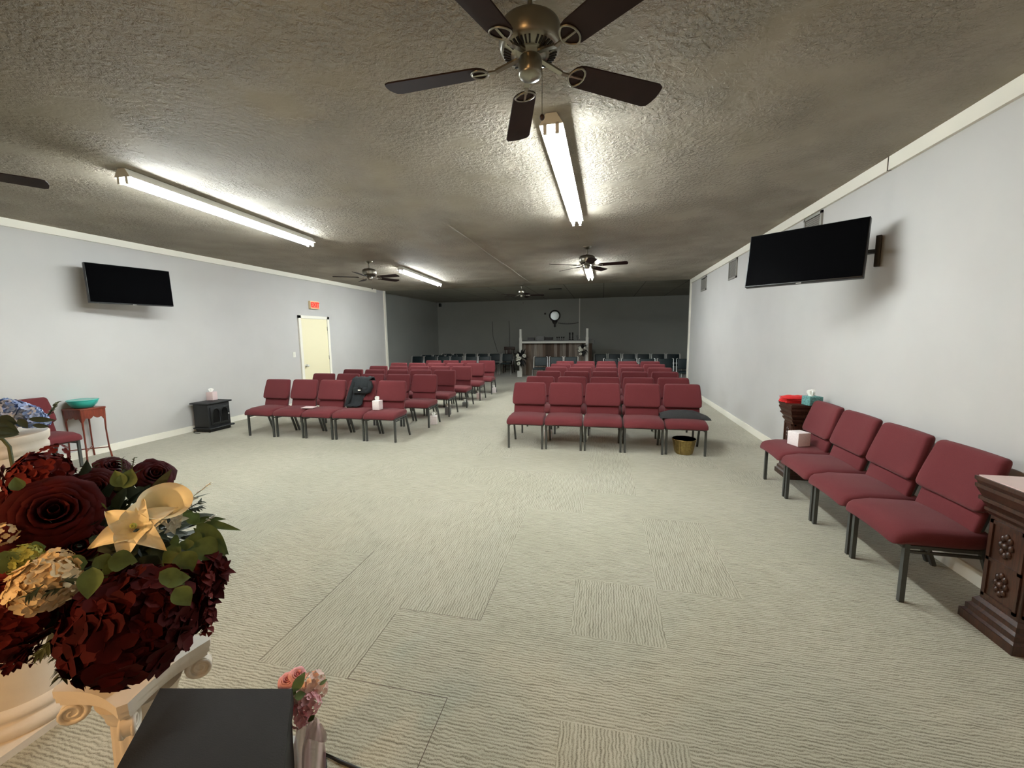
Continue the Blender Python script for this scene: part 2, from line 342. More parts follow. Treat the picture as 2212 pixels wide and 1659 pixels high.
# ------------------------------------------------------------------ televisions
def television(c, yaw, tilt, wx, label, W):
    H = W*.565
    t = thing('television', label, 'television', c, yaw); t.rotation_euler = (tilt, 0, yaw)
    MB().rbox((0, .03, 0), (W/2, .028, H/2), .006, k=1).build('body', M['black'], t)
    B((-W/2+.008, -.001, -H/2+.014), (W/2-.008, .003, H/2-.008)).build('screen', M['screen'], t)
    B((-.02, .0, -H/2-.006), (.02, .006, -H/2+.002)).build('badge', M['grille'], t)
    inv = (Matrix.Translation(c) @ t.rotation_euler.to_matrix().to_4x4()).inverted()
    L = lambda p: inv @ Vector(p)
    s = 1 if wx > 0 else -1
    back = Vector(c)+t.rotation_euler.to_matrix() @ Vector((0, .075, 0))
    plate = Vector((wx-s*.02, c[1]-(.01 if s > 0 else -.1), c[2]))
    mid = (back+plate)/2+Vector((0, .05, 0))
    MB().bar(L(back), L(mid), .04, .03).bar(L(mid), L(plate), .04, .03).bar(L(plate+Vector((0, 0, -.13))), L(plate+Vector((0, 0, .13))), .035, .05).bar(L(mid+Vector((0, 0, -.1))), L(mid+Vector((0, 0, .1))), .03, .03).build('wall_arm', M['black'], t)
    MB().box((-.2, .056, -.16), (-.15, .075, .16)).box((.15, .056, -.16), (.2, .075, .16)).box((-.2, .06, -.03), (.2, .078, .03)).build('mount_bracket', M['black'], t)
television((1.729, 4.207, 2.277), -.64, -.176, XR, 'black flat television angled out from the right wall', .89)
television((-6.486, 4.492, 2.342), 1.333, -.051, XL, 'black flat television on the left wall under the long light', .93)
# ------------------------------------------------------------------ fluorescent fixtures
def tube_light(x0, y0, x1, y1, label):
    L = math.hypot(x1-x0, y1-y0); rz = math.atan2(-(x1-x0), y1-y0)
    t = thing('fluorescent_light', label, 'ceiling light', (x0, y0, ZC-.004), rz, 'bare tube strip lights on the ceiling')
    MB().add([(-.035, 0, 0), (.035, 0, 0), (.078, 0, -.07), (-.078, 0, -.07), (-.035, L, 0), (.035, L, 0), (.078, L, -.07), (-.078, L, -.07)],
             [(0, 1, 2, 3), (7, 6, 5, 4), (3, 2, 6, 7), (1, 5, 6, 2), (0, 3, 7, 4), (0, 4, 5, 1)]).build('housing', M['whitem'], t)
    for sx in (-.04, .04):
        MB().tube([(sx, .03, -.094), (sx, L-.03, -.094)], .019, 10).build('tube', M['tube'], t)
        for yy in (.0, L-.02): B((sx-.012, yy, -.125), (sx+.012, yy+.02, -.06)).build('lamp_holder', M['whitem'], t)
tube_light(-.352, 2.80, -.332, 5.16, 'bare double tube light nearest the camera, beyond the large front ceiling fan')
tube_light(-3.98, 2.78, -4.17, 5.28, 'long bare tube light above the television on the left wall')
tube_light(-4.12, 7.86, -4.30, 10.35, 'bare tube light at far left by the dark opening, right of a fan')
tube_light(-.33, 8.1, -.325, 10.35, 'bare tube light seen end on under the far right ceiling fan')
dm = thing('dome_light', 'warm glass dome ceiling light over the stage', 'ceiling light', (-.9, -1.8, ZC))
MB().lathe([(.17, -.0), (.17, -.03)]).build('rim', M['nickel'], dm)
MB().lathe([(.16, -.03), (.15, -.07), (.11, -.11), (.05, -.13), (.001, -.135)]).build('glass_shade', M['dome'], dm)
fl_ = thing('floor_lamp', 'reading floor lamp behind the camera beside the stage flowers', 'lamp', (-1.95, -.75, 0))
MB().lathe([(.14, 0), (.14, .015), (.02, .03), (.012, .04)]).build('base', M['dark'], fl_)
MB().tube([(0, 0, .03), (0, 0, 1.62), (.0, .03, 1.72), (0, .09, 1.75)], .01).build('pole', M['dark'], fl_)
sh = MB(); ax_ = Vector((.25, .85, -.55)).normalized(); e1_ = ax_.orthogonal().normalized(); e2_ = ax_.cross(e1_); c_ = Vector((0, .09, 1.75))
sh.grid([[c_+ax_*d_+(e1_*math.cos(k*math.pi/12)+e2_*math.sin(k*math.pi/12))*r_ for k in range(25)] for d_, r_ in ((-.03, .03), (0, .055), (.10, .10), (.14, .13))]); sh.build('shade', M['dark'], fl_)
MB().sph(c_+ax_*.07, .04, 12).build('bulb', M['bulb'], fl_)
# ------------------------------------------------------------------ ceiling fans
def make_fan(label, loc, rz):
    t = thing('ceiling_fan', label, 'fan', loc, 0, 'five blade ceiling fans')
    MB().lathe([(.075, 0), (.074, -.02), (.055, -.045), (.03, -.06), (.016, -.065)], n=28).build('canopy', M['nickel'], t)
    MB().tube([(0, 0, -.06), (0, 0, -.17)], .011, 12).build('downrod', M['nickel'], t)
    MB().lathe([(.02, -.145), (.05, -.155), (.10, -.165), (.125, -.185), (.13, -.20), (.13, -.255), (.124, -.268)], n=36).build('motor_housing', M['nickel'], t)
    g = MB().lathe([(.124, -.268), (.118, -.276), (.075, -.292), (.06, -.292), (.058, -.30), (.001, -.30)], n=36)
    gr = g.build('motor_base', M['nickel'], t)
    sl = MB()
    for i in range(40):
        a = 2*math.pi*i/40; c, s_ = math.cos(a), math.sin(a)
        if i % 8 == 0: continue
        p, q = Vector((c*.082, s_*.082, -.2915)), Vector((c*.112, s_*.112, -.2805)); sl.bar(p, q, .007, .004)
    sl.build('vent_slots', M['darkgap'], t)
    MB().lathe([(.001, -.30), (.046, -.30), (.05, -.306), (.05, -.362), (.044, -.372), (.02, -.38), (.001, -.382)], n=28).build('switch_cup', M['nickel'], t)
    MB().tube([(.045, -.01, -.35), (.052, -.012, -.352), (.052, -.012, -.53)], .0016, 5).build('pull_chain', M['nickel'], t)
    MB().sph((.052, -.012, -.542), .011, 10, (1, 1, 1.15)).build('chain_knob', M['stool'], t)
    for k in range(5):
        a = rz+k*math.radians(72); R_ = Matrix.Rotation(a, 3, 'Z') @ Matrix.Rotation(math.radians(-12), 3, 'X')
        off = Vector((0, 0, -.322)); bl = MB(); pts = []
        w0, w1 = .056, .068; x0, x1 = .19, .66
        out = []
        for i in range(9):
            th = math.pi/2+math.pi*i/8; out.append((x0+.05+.05*math.cos(th), w0*math.sin(th)))
        out += [(x1-.03, -w1), (x1-.008, -w1+.01), (x1, -w1+.035), (x1+.004, 0), (x1, w1-.035), (x1-.008, w1-.01), (x1-.03, w1)]
        n = len(out); vs = [R_ @ Vector((x, y, z))+off for z in (.003, -.003) for x, y in out]
        bl.add(vs, [tuple(range(n))[::-1], tuple(range(n, 2*n))]+[(i, (i+1) % n, n+(i+1) % n, n+i) for i in range(n)])
        bo = bl.build('blade', M['blade'], t)
        ir = MB(); P = lambda x, y, z=0: R_ @ Vector((x, y, z))+off
        ir.bar(Vector((math.cos(a)*.05, math.sin(a)*.05, -.296)), P(.15, 0, -.004), .022, .008); ir.bar(P(.15, 0, -.005), P(.20, 0, -.006), .016, .006)
        def ring(cx, cy, rx, ry, th):
            pr = [P(cx+rx*math.cos(2*math.pi*i/20), cy+ry*math.sin(2*math.pi*i/20)*(1 if math.cos(2*math.pi*i/20) > 0 else (1+.25*math.cos(2*math.pi*i/20))), -.006) for i in range(21)]
            ir.tube(pr, th, 6)
        ring(.222, 0, .036, .047, .005); ir.bar(P(.19, 0, -.006), P(.256, 0, -.006), .010, .006)
        ir.build('blade_bracket', M['nickel'], t)
    return t
make_fan('large close ceiling fan at the top centre, nearest the camera', (-.317, 1.822, ZC+.02), math.radians(34.5))
make_fan('ceiling fan cut off by the left edge, one blade tip showing', (-4.36, 1.75, ZC+.02), math.radians(55.6))
make_fan('ceiling fan near the right wall, hanging in front of a lit tube', (-.28, 7.02, ZC+.02), math.radians(-8))
make_fan('ceiling fan left of centre beside the far left tube light', (-4.43, 7.2, ZC+.02), math.radians(-8))
make_fan('smallest ceiling fan, farthest away at the edge of dark back room', (-2.34, 11.75, ZC+.02), math.radians(10))
# ------------------------------------------------------------------ burgundy stacking chairs
def lean(z): return .345+(z-.45)*.27
def make_chair():
    t = thing('padded_chair', 'x', 'chair')
    def fseat(p):
        q = p.copy(); fx = 1-(p.x/.26)**2; q.z += .012*max(0, fx)*(1 if p.z > .395 else 0)
        if p.y < .08: q.z -= (.08-p.y)**2*2.2*(1 if p.z > .395 else .1)
        if p.y > .3: q.x *= 1-(p.y-.3)*.5
        return q
    MB().rbox((0, .185, .402), (.262, .245, .052), .045, fseat, k=4).build('seat', M['fabric'], t)
    def fback(p):
        q = p.copy(); u = (p.z-.565)/.32
        wv = .252 if u < .25 else .252-.022*((u-.25)/.75)**1.3
        if u < .12: wv -= (.12-u)*.22
        q.x = p.x/.25*wv; q.y = p.y+lean(p.z)
        if p.y < 0: q.y += -.012*math.sin(max(0, min(1, 1-u))*math.pi*.5)*(1-(p.x/.25)**2) - .01*(1-u)
        q.y += .018*(p.x/.25)**2*-1
        return q
    MB().rbox((0, 0, .728), (.25, .033, .16), .03, fback, k=5).build('backrest', M['fabric'], t)
    def flow(p):
        q = p.copy(); q.y += lean(p.z); return q
    MB().rbox((0, .004, .495), (.226, .022, .09), .018, flow, k=2).build('lower_back', M['fabric'], t)
    f = MB().box((-.245, -.012, .339), (.245, .012, .357)).box((-.25, 0, .339), (-.226, .40, .357)).box((.226, 0, .339), (.25, .40, .357)).box((-.24, .385, .339), (.24, .405, .357))
    f.build('seat_frame', M['frame'], t)
    for s in (-1, 1):
        MB().bar((s*.238, .012, 0), (s*.238, .012, .365), .026).build('leg', M['frame'], t)
        MB().bar((s*.238, .49, 0), (s*.238, .365, .365), .025, up=(1, 0, 0)).build('leg', M['frame'], t)
        MB().bar((s*.238, .02, .315), (s*.238, .39, .315), .014).bar((s*.238, .12, .315), (s*.238, .12, .345), .012).build('stretcher', M['frame'], t)
        MB().bar((s*.205, lean(.38)+.02, .355), (s*.205, lean(.62)+.03, .62), .02, up=(1, 0, 0)).build('back_upright', M['frame'], t)
    return t
ORD = ['first', 'second', 'third', 'fourth', 'fifth', 'sixth', 'seventh', 'eighth']
chair0 = make_chair(); used = [0]
def chair(x, y, rz, label, group):
    if not used[0]:
        used[0] = 1; chair0.location = (x, y, 0); chair0.rotation_euler = (0, 0, rz); chair0['label'] = label; chair0['group'] = group; return chair0
    return dup(chair0, (x, y, 0), rz, label, group)
POS = ['leftmost', 'second from left', 'middle', 'second from right', 'rightmost']
RB = [5.43, 6.32, 7.33, 8.30, 9.25, 10.2]; LB = [5.35, 6.40, 7.34, 8.32, 9.32, 10.36]
rown = ['front', 'second', 'third', 'fourth', 'fifth', 'sixth and last']
extraR = {4: ', black folded cloth on it'}; extraL = {3: ', coat on it', 4: ', tissue box on it'}
for i, y in enumerate(RB):
    for k in range(5):
        x = (-1.045+.53*k)+[0, .02, .03, .06, .07, .08][i]
        chair(x, y+(.012*k if i == 0 else 0)+random.uniform(-.01, .01), random.uniform(-.015, .015)+(.0 if k < 4 else -.02),
              'burgundy padded chair, %s of the %s row, right block%s' % (POS[k], rown[i], extraR.get(k, '') if i == 0 else ''), 'burgundy chairs in the right block')
for i, y in enumerate(LB):
    xs_ = [-5.395, -4.87, -4.335, -3.80, -3.27] if i == 0 else [-5.33+.53*k+.03 for k in range(5)]
    if i >= 3: xs_ = [a+.03 for a in xs_]
    for k, x in enumerate(xs_):
        if i == 5 and k == 0: continue
        pos = POS[k] if i < 5 else ['', 'leftmost', 'second from left', 'second from right', 'rightmost'][k]
        chair(x, y+random.uniform(-.01, .01)+.01*k*(i == 0), random.uniform(-.015, .015)+(-.03 if (i, k) == (0, 0) else 0),
              'burgundy padded chair, %s of the %s row, left block%s' % (pos, rown[i], extraL.get(k, '') if i == 0 else ''), 'burgundy chairs in the left block')
side = ['nearest, partly behind the carved pedestal', 'second from the near end', 'third from the near end', 'farthest, with a white box on it']
for k, y in enumerate((2.905, 3.435, 3.965, 4.495)):
    chair(1.735, y, -math.pi/2, 'burgundy chair against the right wall, '+side[k], 'burgundy chairs along the right wall')
chair(-6.40, 3.38, math.pi/2, 'burgundy chair against the left wall behind the blue flowers', 'burgundy chair by the left wall')
# ------------------------------------------------------------------ dark green stacking chairs in the back room
def make_green():
    t = thing('stacking_chair', 'x', 'chair')
    MB().rbox((0, .2, .44), (.21, .21, .025), .02, k=2).build('seat', M['green'], t)
    MB().rbox((0, .42, .665), (.205, .02, .15), .018, lambda p: Vector((p.x, p.y+(p.z-.5)*.18, p.z)), k=2).build('backrest', M['green'], t)
    for s in (-1, 1):
        MB().tube([(s*.235, .40, .40), (s*.235, .43, .55), (s*.235, .475, .82), (s*.20, .485, .83)], .011, 6).build('back_post', M['chrome'], t)
        MB().tube([(s*.235, .0, 0), (s*.225, .03, .40), (s*.235, .40, .40), (s*.24, .47, 0)], .011, 6).build('leg', M['chrome'], t)
    return t
g0 = make_green(); gu = [0]
def green(x, y, label, rz=0):
    rz += random.uniform(-.03, .03)
    if not gu[0]:
        gu[0] = 1; g0.location = (x, y, 0); g0.rotation_euler = (0, 0, rz); g0['label'] = label; g0['group'] = 'dark green chairs in the dark back room'; return
    dup(g0, (x, y, 0), rz, label, 'dark green chairs in the dark back room')
P7 = ['leftmost', 'second from left', 'third from left', 'fourth from left', 'fifth from left', 'sixth from left', 'rightmost']
for k in range(6): green(-6.85+.53*k, 13.65, 'dark green chair, %s of the nearer row, left of the dark room' % (P7[k] if k < 5 else 'rightmost'))
for k in range(3): green(-6.9+.53*k, 14.6, 'dark green chair, %s of the short middle row, left of the dark room' % P7[(0, 1, 6)[k]])
for k in range(6): green(-6.45+.53*k, 15.6, 'dark green chair, %s of the rear row, left of the dark room' % (P7[k] if k < 5 else 'rightmost'))
for k in range(3): green(-2.08+.52*k, 13.35, 'dark green chair, %s of three in front of the plank bar' % ('leftmost', 'middle', 'rightmost')[k])
for k in range(5): green(.26+.535*k, 12.45, 'dark green chair, %s of the nearer row, right of the dark room' % (P7[k] if k < 4 else 'rightmost'))
for k in range(6): green(-.08+.52*k, 15.3, 'dark green chair, %s of the rear row, right of the dark room' % (P7[k] if k < 5 else 'rightmost'))
# ------------------------------------------------------------------ bar, posts and the things on it
bt = thing('bar_counter', 'rustic plank bar counter standing against the back of the dark room', 'counter', (-1.82, 15.45, 0))
B((-1.28, 0, 0), (1.42, .04, 1.24)).build('plank_front', M['plank'], bt)
B((-1.28, .04, 0), (1.42, .5, 1.24)).build('body', M['stool'], bt)
B((-1.36, -.06, 1.24), (1.50, .56, 1.36)).build('countertop', M['boxg'], bt)
ps = thing('railing', 'white painted railing of two tall posts and a crossbar in front of the bar', 'railing', (-1.82, 15.2, 0))
for s in (-1, 1):
    MB().box((s*1.25-.05, -.05, 0), (s*1.25+.05, .05, 1.47)).box((s*1.25-.04, -.04, 1.47), (s*1.25+.04, .04, 1.79)).build('post', M['white'], ps)
B((-1.2, -.03, 1.26), (1.2, .03, 1.33)).build('crossbar', M['white'], ps)
def bx(name, x0, x1, z1, m, label, cat, y=15.7, d=.2, z0=1.36):
    B((x0, y, z0), (x1, y+d, z1)).build(name, m, label=label, cat=cat)
bx('storage_box', -2.90, -2.63, 1.47, M['black'], 'black box on the bar top, leftmost of three', 'box')
bx('storage_box', -2.55, -2.24, 1.51, M['boxg'], 'grey box on the bar top, middle of three and tallest', 'box')
bx('storage_box', -2.21, -1.91, 1.48, M['dark'], 'dark box on the bar top, rightmost of three', 'box')
for k, x in enumerate((-1.74, -1.66, -1.56, -1.48)):
    MB().lathe([(.02, 0), (.008, .02), (.008, .07), (.025, .09), (.03, .13)], n=10).build('goblet', M['dark'], loc=(x, 15.75, 1.36), label='small dark goblet on the bar, %s in a line of four' % ('leftmost', 'second', 'third', 'rightmost')[k], cat='goblet', group='goblets on the bar')
for k, x in enumerate((-1.25, -1.14)):
    MB().lathe([(.045, 0), (.04, .03), (.015, .05), (.028, .10), (.02, .16), (.03, .26), (.022, .29)], n=12).build('candlestick', M['dark'], loc=(x, 15.75, 1.36), label='tall dark candlestick on the bar, %s of the pair' % ('left', 'right')[k], cat='candlestick', group='candlesticks on the bar')
def sprig(mb, base, tip, n, L, W, mi=0, droop=0, stem=.0012, mi_stem=None):
    base, tip = Vector(base), Vector(tip); d = tip-base; up = Vector((0, 0, 1)); s = d.cross(up)
    s = s.normalized() if s.length > 1e-4 else Vector((1, 0, 0))
    pts = [base+d*t+Vector((0, 0, -droop*t*t)) for t in (0, .25, .5, .75, 1)]
    mb.tube(pts, stem, 5, mi=mi if mi_stem is None else mi_stem)
    for i in range(n):
        t = .2+.8*i/n; p = base+d*t+Vector((0, 0, -droop*t*t)); sg = 1 if i % 2 else -1
        leaf(mb, p, (s*sg+d.normalized()*.7+Vector((random.uniform(-.3, .3), random.uniform(-.3, .3), random.uniform(-.2, .3)))), L*random.uniform(.7, 1.1), W, mi=mi)
def leaf(mb, base, d, L, W, curl=.25, up=None, mi=0, n=6):
    base = Vector(base); d = Vector(d).normalized(); up = Vector(up) if up else Vector((random.uniform(-.4, .4), random.uniform(-.4, .4), 1))
    s = d.cross(up)
    if s.length < .05: s = d.orthogonal()
    s.normalize(); u = s.cross(d).normalized(); rows = []
    for i in range(n+1):
        t = i/n; w_ = W*math.sin(math.pi*min(1, t**.75))*.5+.0004; c = base+d*L*t-u*(curl*L*t*t)
        rows.append([c-s*w_+u*w_*.28, c, c+s*w_+u*w_*.28])
    mb.grid(rows, True, mi)
ds = MB()
for k in range(7): sprig(ds, (0, 0, 0), (random.uniform(-.12, .12), random.uniform(-.05, .05), random.uniform(.12, .2)), 5, .03, .01)
ds.build('dried_stems', M['dark'], loc=(-.95, 15.72, 1.36), label='spindly dark dried stems on the bar by the right post', cat='plant')
bs = thing('bar_stool', 'dark wooden high back stool left of the white post', 'stool', (-3.86, 16.5, 0))
MB().rbox((0, 0, .62), (.19, .19, .025), .02, k=1).build('seat', M['stool'], bs)
for sx in (-1, 1):
    for sy in (-1, 1): MB().tube([(sx*.2, sy*.2, 0), (sx*.18, sy*.18, .3), (sx*.15, sy*.15, .61)], [.018, .024, .02], 8).build('leg', M['stool'], bs)
    MB().tube([(sx*.16, .17, .64), (sx*.19, .2, .95), (sx*.2, .22, 1.02)], [.016, .022, .018], 8).build('back_post', M['stool'], bs)
MB().rbox((0, .22, 1.02), (.24, .025, .07), .02, k=2).build('top_rail', M['stool'], bs)
MB().rbox((0, .19, .83), (.09, .012, .14), .01, k=1).build('back_splat', M['stool'], bs)
for s in (-1, 1): MB().bar((s*.18, -.18, .25), (s*.18, .18, .25), .02).bar((-.18, s*.18, .3), (.18, s*.18, .3), .02).build('rung', M['stool'], bs)
mr = thing('round_mirror', 'round mirror in a dark ornate frame on the back wall', 'mirror', (-2.09, BY, 2.40))
ring = [(math.cos(2*math.pi*i/28)*.22, -.03, math.sin(2*math.pi*i/28)*.22) for i in range(29)]
MB().tube(ring, .034, 8).build('frame', M['dark'], mr)
g = MB(); n = 28; g.add([(math.cos(2*math.pi*i/n)*.2, -.02, math.sin(2*math.pi*i/n)*.2) for i in range(n)], [tuple(range(n))]); g.build('glass', M['mirror'], mr)
o = MB().rbox((0, -.03, -.30), (.09, .03, .05), .03, k=1).rbox((0, -.03, -.40), (.04, .025, .1), .02, k=1)
for s in (-1, 1): o.rbox((s*.07, -.03, -.26), (.05, .02, .03), .02, k=1)
o.build('ornament', M['dark'], mr)
B((-1.035, BY-.04, 1.38), (-.985, BY, BZ)).build('wall_conduit', M['white'], label='thin pale vertical conduit on the back wall right of the mirror', cat='pipe')
cb = MB(); cb.tube([(-1.95+.09*i, BY-.015, 2.08-.05*math.sin(i*math.pi/10)) for i in range(11)], .012, 6)
for i in range(10): sprig(cb, (-1.95+.09*i, BY-.02, 2.08-.05*math.sin(i*math.pi/10)), (-1.9+.09*i, BY-.05, 2.12), 3, .04, .015)
cb.build('garland', M['dark'], label='thin dark garland strung from the mirror to the conduit', cat='garland')
for k, (a, b, lab) in enumerate((((-4.95, 2.2), (-4.72, .8), 'thin dark wire hanging on the back wall, left one'), ((-4.17, 2.22), (-4.15, 1.0), 'thin dark wire hanging on the back wall, above the stool'))):
    MB().tube([(a[0], BY-.01, a[1]), (a[0]+.02, BY-.012, (a[1]+b[1])/2), (b[0], BY-.012, b[1])], .008, 5).build('hanging_wire', M['cord'], label=lab, cat='wire')
MB().rbox((-7.45, BY-.07, 3.0), (.05, .06, .08), .02, k=1).build('wall_speaker', M['black'], label='small black speaker high in the far left corner', cat='speaker')
MB().rbox((-2.52, BY-.02, 2.5), (.04, .02, .04), .01, k=1).build('wall_hook', M['dark'], label='small dark hook on the back wall left of the mirror', cat='hook')
MB().rbox((-1.6, 13.9, BZ-.012), (.22, .05, .012), .01, k=1).build('ceiling_dark_patch', M['dark'], label='dark patch on the back room ceiling right of the far fan', cat='patch')  # thin dark slab just under the back room ceiling
# flowers round the posts
def petal(mb, c, ax, a, rb, rt_, h, wid, flare, mi=0, cup=.35):
    n = ax.normalized(); e1 = n.orthogonal().normalized(); e2 = n.cross(e1); rows = []
    for i in range(5):
        v = i/4; rr = rb+(rt_-rb)*(v**.7); z = h*math.sin(v*math.pi/2*(1+flare)); row = []
        for j in range(5):
            u = (j-2)/2; an = a+u*wid*(.55+.6*math.sin(v*math.pi*.75)); k = rr*(1+.06*random.uniform(-1, 1))*(1-cup*.12*u*u)
            row.append(c+(e1*math.cos(an)+e2*math.sin(an))*k+n*(z-abs(u)*.12*h*v))
        rows.append(row)
    mb.grid(rows, True, mi)
def rose(mb, c, ax, r, mi=0, layers=6):
    c = Vector(c); ax = Vector(ax).normalized(); c = c-ax*r*.3
    for l in range(layers):
        t = (l+.6)/layers; n = 3+l
        for k in range(n):
            petal(mb, c, ax, 2*math.pi*k/n+l*.7+random.uniform(-.15, .15), r*.12, r*t, r*(1.0-.42*t), 2.6/n+.25, t*.45, mi)
def floret(mb, c, ax, r, k=4, mi=0):
    ax = Vector(ax).normalized(); e1 = ax.orthogonal().normalized(); e2 = ax.cross(e1); a0 = random.random()*6
    for i in range(k):
        a = a0+2*math.pi*i/k; d = (e1*math.cos(a)+e2*math.sin(a)); s = ax.cross(d); c = Vector(c)
        w_ = r*.55; rows = [[c-s*w_*.2, c, c+s*w_*.2], [c+d*r*.6-s*w_+ax*r*.18, c+d*r*.6+ax*r*.08, c+d*r*.6+s*w_+ax*r*.18], [c+d*r-s*w_*.75+ax*r*.26, c+d*r*1.12+ax*r*.2, c+d*r+s*w_*.75+ax*r*.26]]
        mb.grid(rows, True, mi)
def pompom(mb, c, r, N=60, fr=.25, mi=0, ax=None, mi2=None):
    c = Vector(c)
    for i in range(N):
        z = 1-2*(i+.5)/N; a = i*2.39996; d = Vector((math.cos(a)*math.sqrt(1-z*z), math.sin(a)*math.sqrt(1-z*z), z))
        if ax and d.dot(ax) < -.35: continue
        floret(mb, c+d*r*random.uniform(.82, 1.0), d+Vector((random.uniform(-.3, .3),)*3), r*fr*random.uniform(.8, 1.2), 4, mi if mi2 is None or random.random() < .6 else mi2)
def small_bouquet(name, loc, r, label):
    t = thing(name, label, 'flowers', loc)
    lv = MB()
    for k in range(46):
        d = Vector((random.gauss(0, 1), random.gauss(0, .7), random.gauss(0, 1.1))).normalized(); leaf(lv, d*r*.3, d, r*random.uniform(.7, 1.2), r*.28)
    lv.build('leaves', M['cord'], t)
    for p in ((-.45, -.5, .35), (-.2, -.6, -.05), (-.5, -.5, -.15), (-.3, -.6, -.75), (.45, -.5, .3)):
        w_ = MB(); rose(w_, Vector(p)*r, (p[0], -1, .3), r*.3, layers=4); w_.build('blossom', M['whitep'], t)
    return t
small_bouquet('post_bouquet', (-2.98, 14.90, .72), .27, 'black and white flower bouquet on the left white post')
small_bouquet('post_bouquet', (-.72, 14.96, 1.02), .2, 'black and white flower bouquet on the right white post')
B((-3.16, 14.92, 0), (-2.98, 15.08, .22)).build('flower_box', M['white'], label='small white box standing at the foot of left white post', cat='box')
# ------------------------------------------------------------------ items on and around the chairs
def tissue_box(x, y, z, s, m, label, tall=True, rz=0, group='tissue boxes'):
    t = thing('tissue_box', label, 'tissue box', (x, y, z), rz, group)
    h = s*1.25 if tall else s*.75; wx = s if tall else s*1.1
    MB().rbox((0, 0, h/2), (wx/2, s/2, h/2), .004, k=1).build('carton', m, t)
    ti = MB()
    for k in range(3):
        a = k*1.1+.3; rows = []
        for i in range(5):
            v = i/4; row = []
            for j in range(5):
                u = (j-2)/2; rr = s*(.10+.36*v*(1-.35*v)); row.append(Vector((math.cos(a)*u*rr-math.sin(a)*.015*k+random.uniform(-1, 1)*.06*s*v, math.sin(a)*u*rr+random.uniform(-1, 1)*.06*s*v, h-.004+s*.62*v*(1-.25*u*u)+random.uniform(-.05, .05)*s)))
            rows.append(row)
        ti.grid(rows)
    ti.build('tissue', M['tissue'], t); return t
tissue_box(-3.40, 5.56, .467, .115, M['boxw'], 'white patterned tissue box on the end seat of the left front row')
lab = ['grey white tissue box on the carpet under the aisle end of the second row', 'grey tissue box on the carpet under the aisle end of the third row', 'grey low tissue box on the carpet under the aisle end of the fourth row',
       'pinkish tissue box on the carpet under the aisle end of the fifth row', 'white striped tissue box on the carpet under the last row']
for k, (x, y, mm, tl) in enumerate(((-2.98, 6.70, 'boxw', 1), (-3.06, 7.60, 'boxg', 1), (-3.02, 8.55, 'boxg', 0), (-3.02, 9.58, 'boxp', 1), (-2.93, 10.68, 'boxw', 1))):
    tissue_box(x, y, 0, .12, M[mm], lab[k], tl, .3)
tissue_box(-.80, 6.02, 0, .11, M['boxw'], 'white tissue box on the carpet behind the right front row')
tissue_box(-6.70, 5.68, .516, .115, M['boxp'], 'pale pink tissue box standing on the black stove', True, .2)
tissue_box(2.17, 4.80, .822, .125, M['boxt'], 'teal floral tissue box on the far carved pedestal', False, .2)
MB().rbox((0, 0, .0675), (.0675, .0675, .0675), .004, k=1).build('carton', M['boxw'], loc=(1.93, 4.47, .467), label='plain white cube carton on the farthest chair by the right wall', cat='box').rotation_euler = (0, .0, .35)
MB().rbox((0, 0, .006), (.10, .07, .006), .003, k=1).build('booklet', M['boxp'], loc=(-4.60, 5.52, .467), label='pale pink booklet lying on the left front row seats', cat='booklet').rotation_euler = (0, 0, .1)
# coat over the fourth chair of the left front row
ct = thing('coat', 'black coat with white tag draped over a left front row chair', 'coat', (-3.80, 5.38, 0))
def coat_sheet():
    mb = MB(); rows = []
    prof = [(.50, .60), (.505, .75), (.515, .87), (.50, .915), (.455, .918), (.415, .89), (.39, .80), (.365, .70), (.345, .60), (.325, .52), (.30, .485), (.25, .474)]
    for i, (y, z) in enumerate(prof):
        t = i/(len(prof)-1); xl = -.15-.07*max(0, t-.35)/.65; xr = .17-.10*max(0, t-.3)/.7-(.05 if t > .72 else 0); row = []
        for j in range(15):
            u = j/14; x = xl+(xr-xl)*u; f = .012*math.sin(u*17+t*3)+.008*math.sin(u*31+t*7); row.append((x, y-(abs(f)+.012 if i > 4 else -abs(f)), z+(abs(f)+.01 if 2 <= i <= 5 or i > 9 else 0)))
        rows.append(row)
    mb.grid(rows); return mb
co = coat_sheet().build('body', M['cloth'], ct); md = co.modifiers.new('s', 'SOLIDIFY'); md.thickness = .014; md.offset = 0
sl = MB()
def sleeve(pts, r):
    sl.tube(pts, r, 10)
sleeve([(.17, .37, .88), (.19, .345, .80), (.17, .33, .73), (.12, .30, .71)], [.03, .042, .04, .03])
sleeve([(-.13, .38, .87), (-.15, .35, .76), (-.18, .31, .62), (-.21, .27, .50)], [.03, .04, .042, .03])
sl.build('sleeve', M['cloth'], ct)
MB().rbox((.02, .325, .735), (.13, .02, .05), .018, k=2).build('hood_fold', M['cloth'], ct)
MB().tube([(.03+.028*math.cos(i*.7), .297, .79+.022*math.sin(i*.7)) for i in range(10)], .007, 6).build('strap_loop', M['black'], ct)
B((-.005, .293, .735), (.04, .298, .755)).build('tag', M['ivory'], ct)
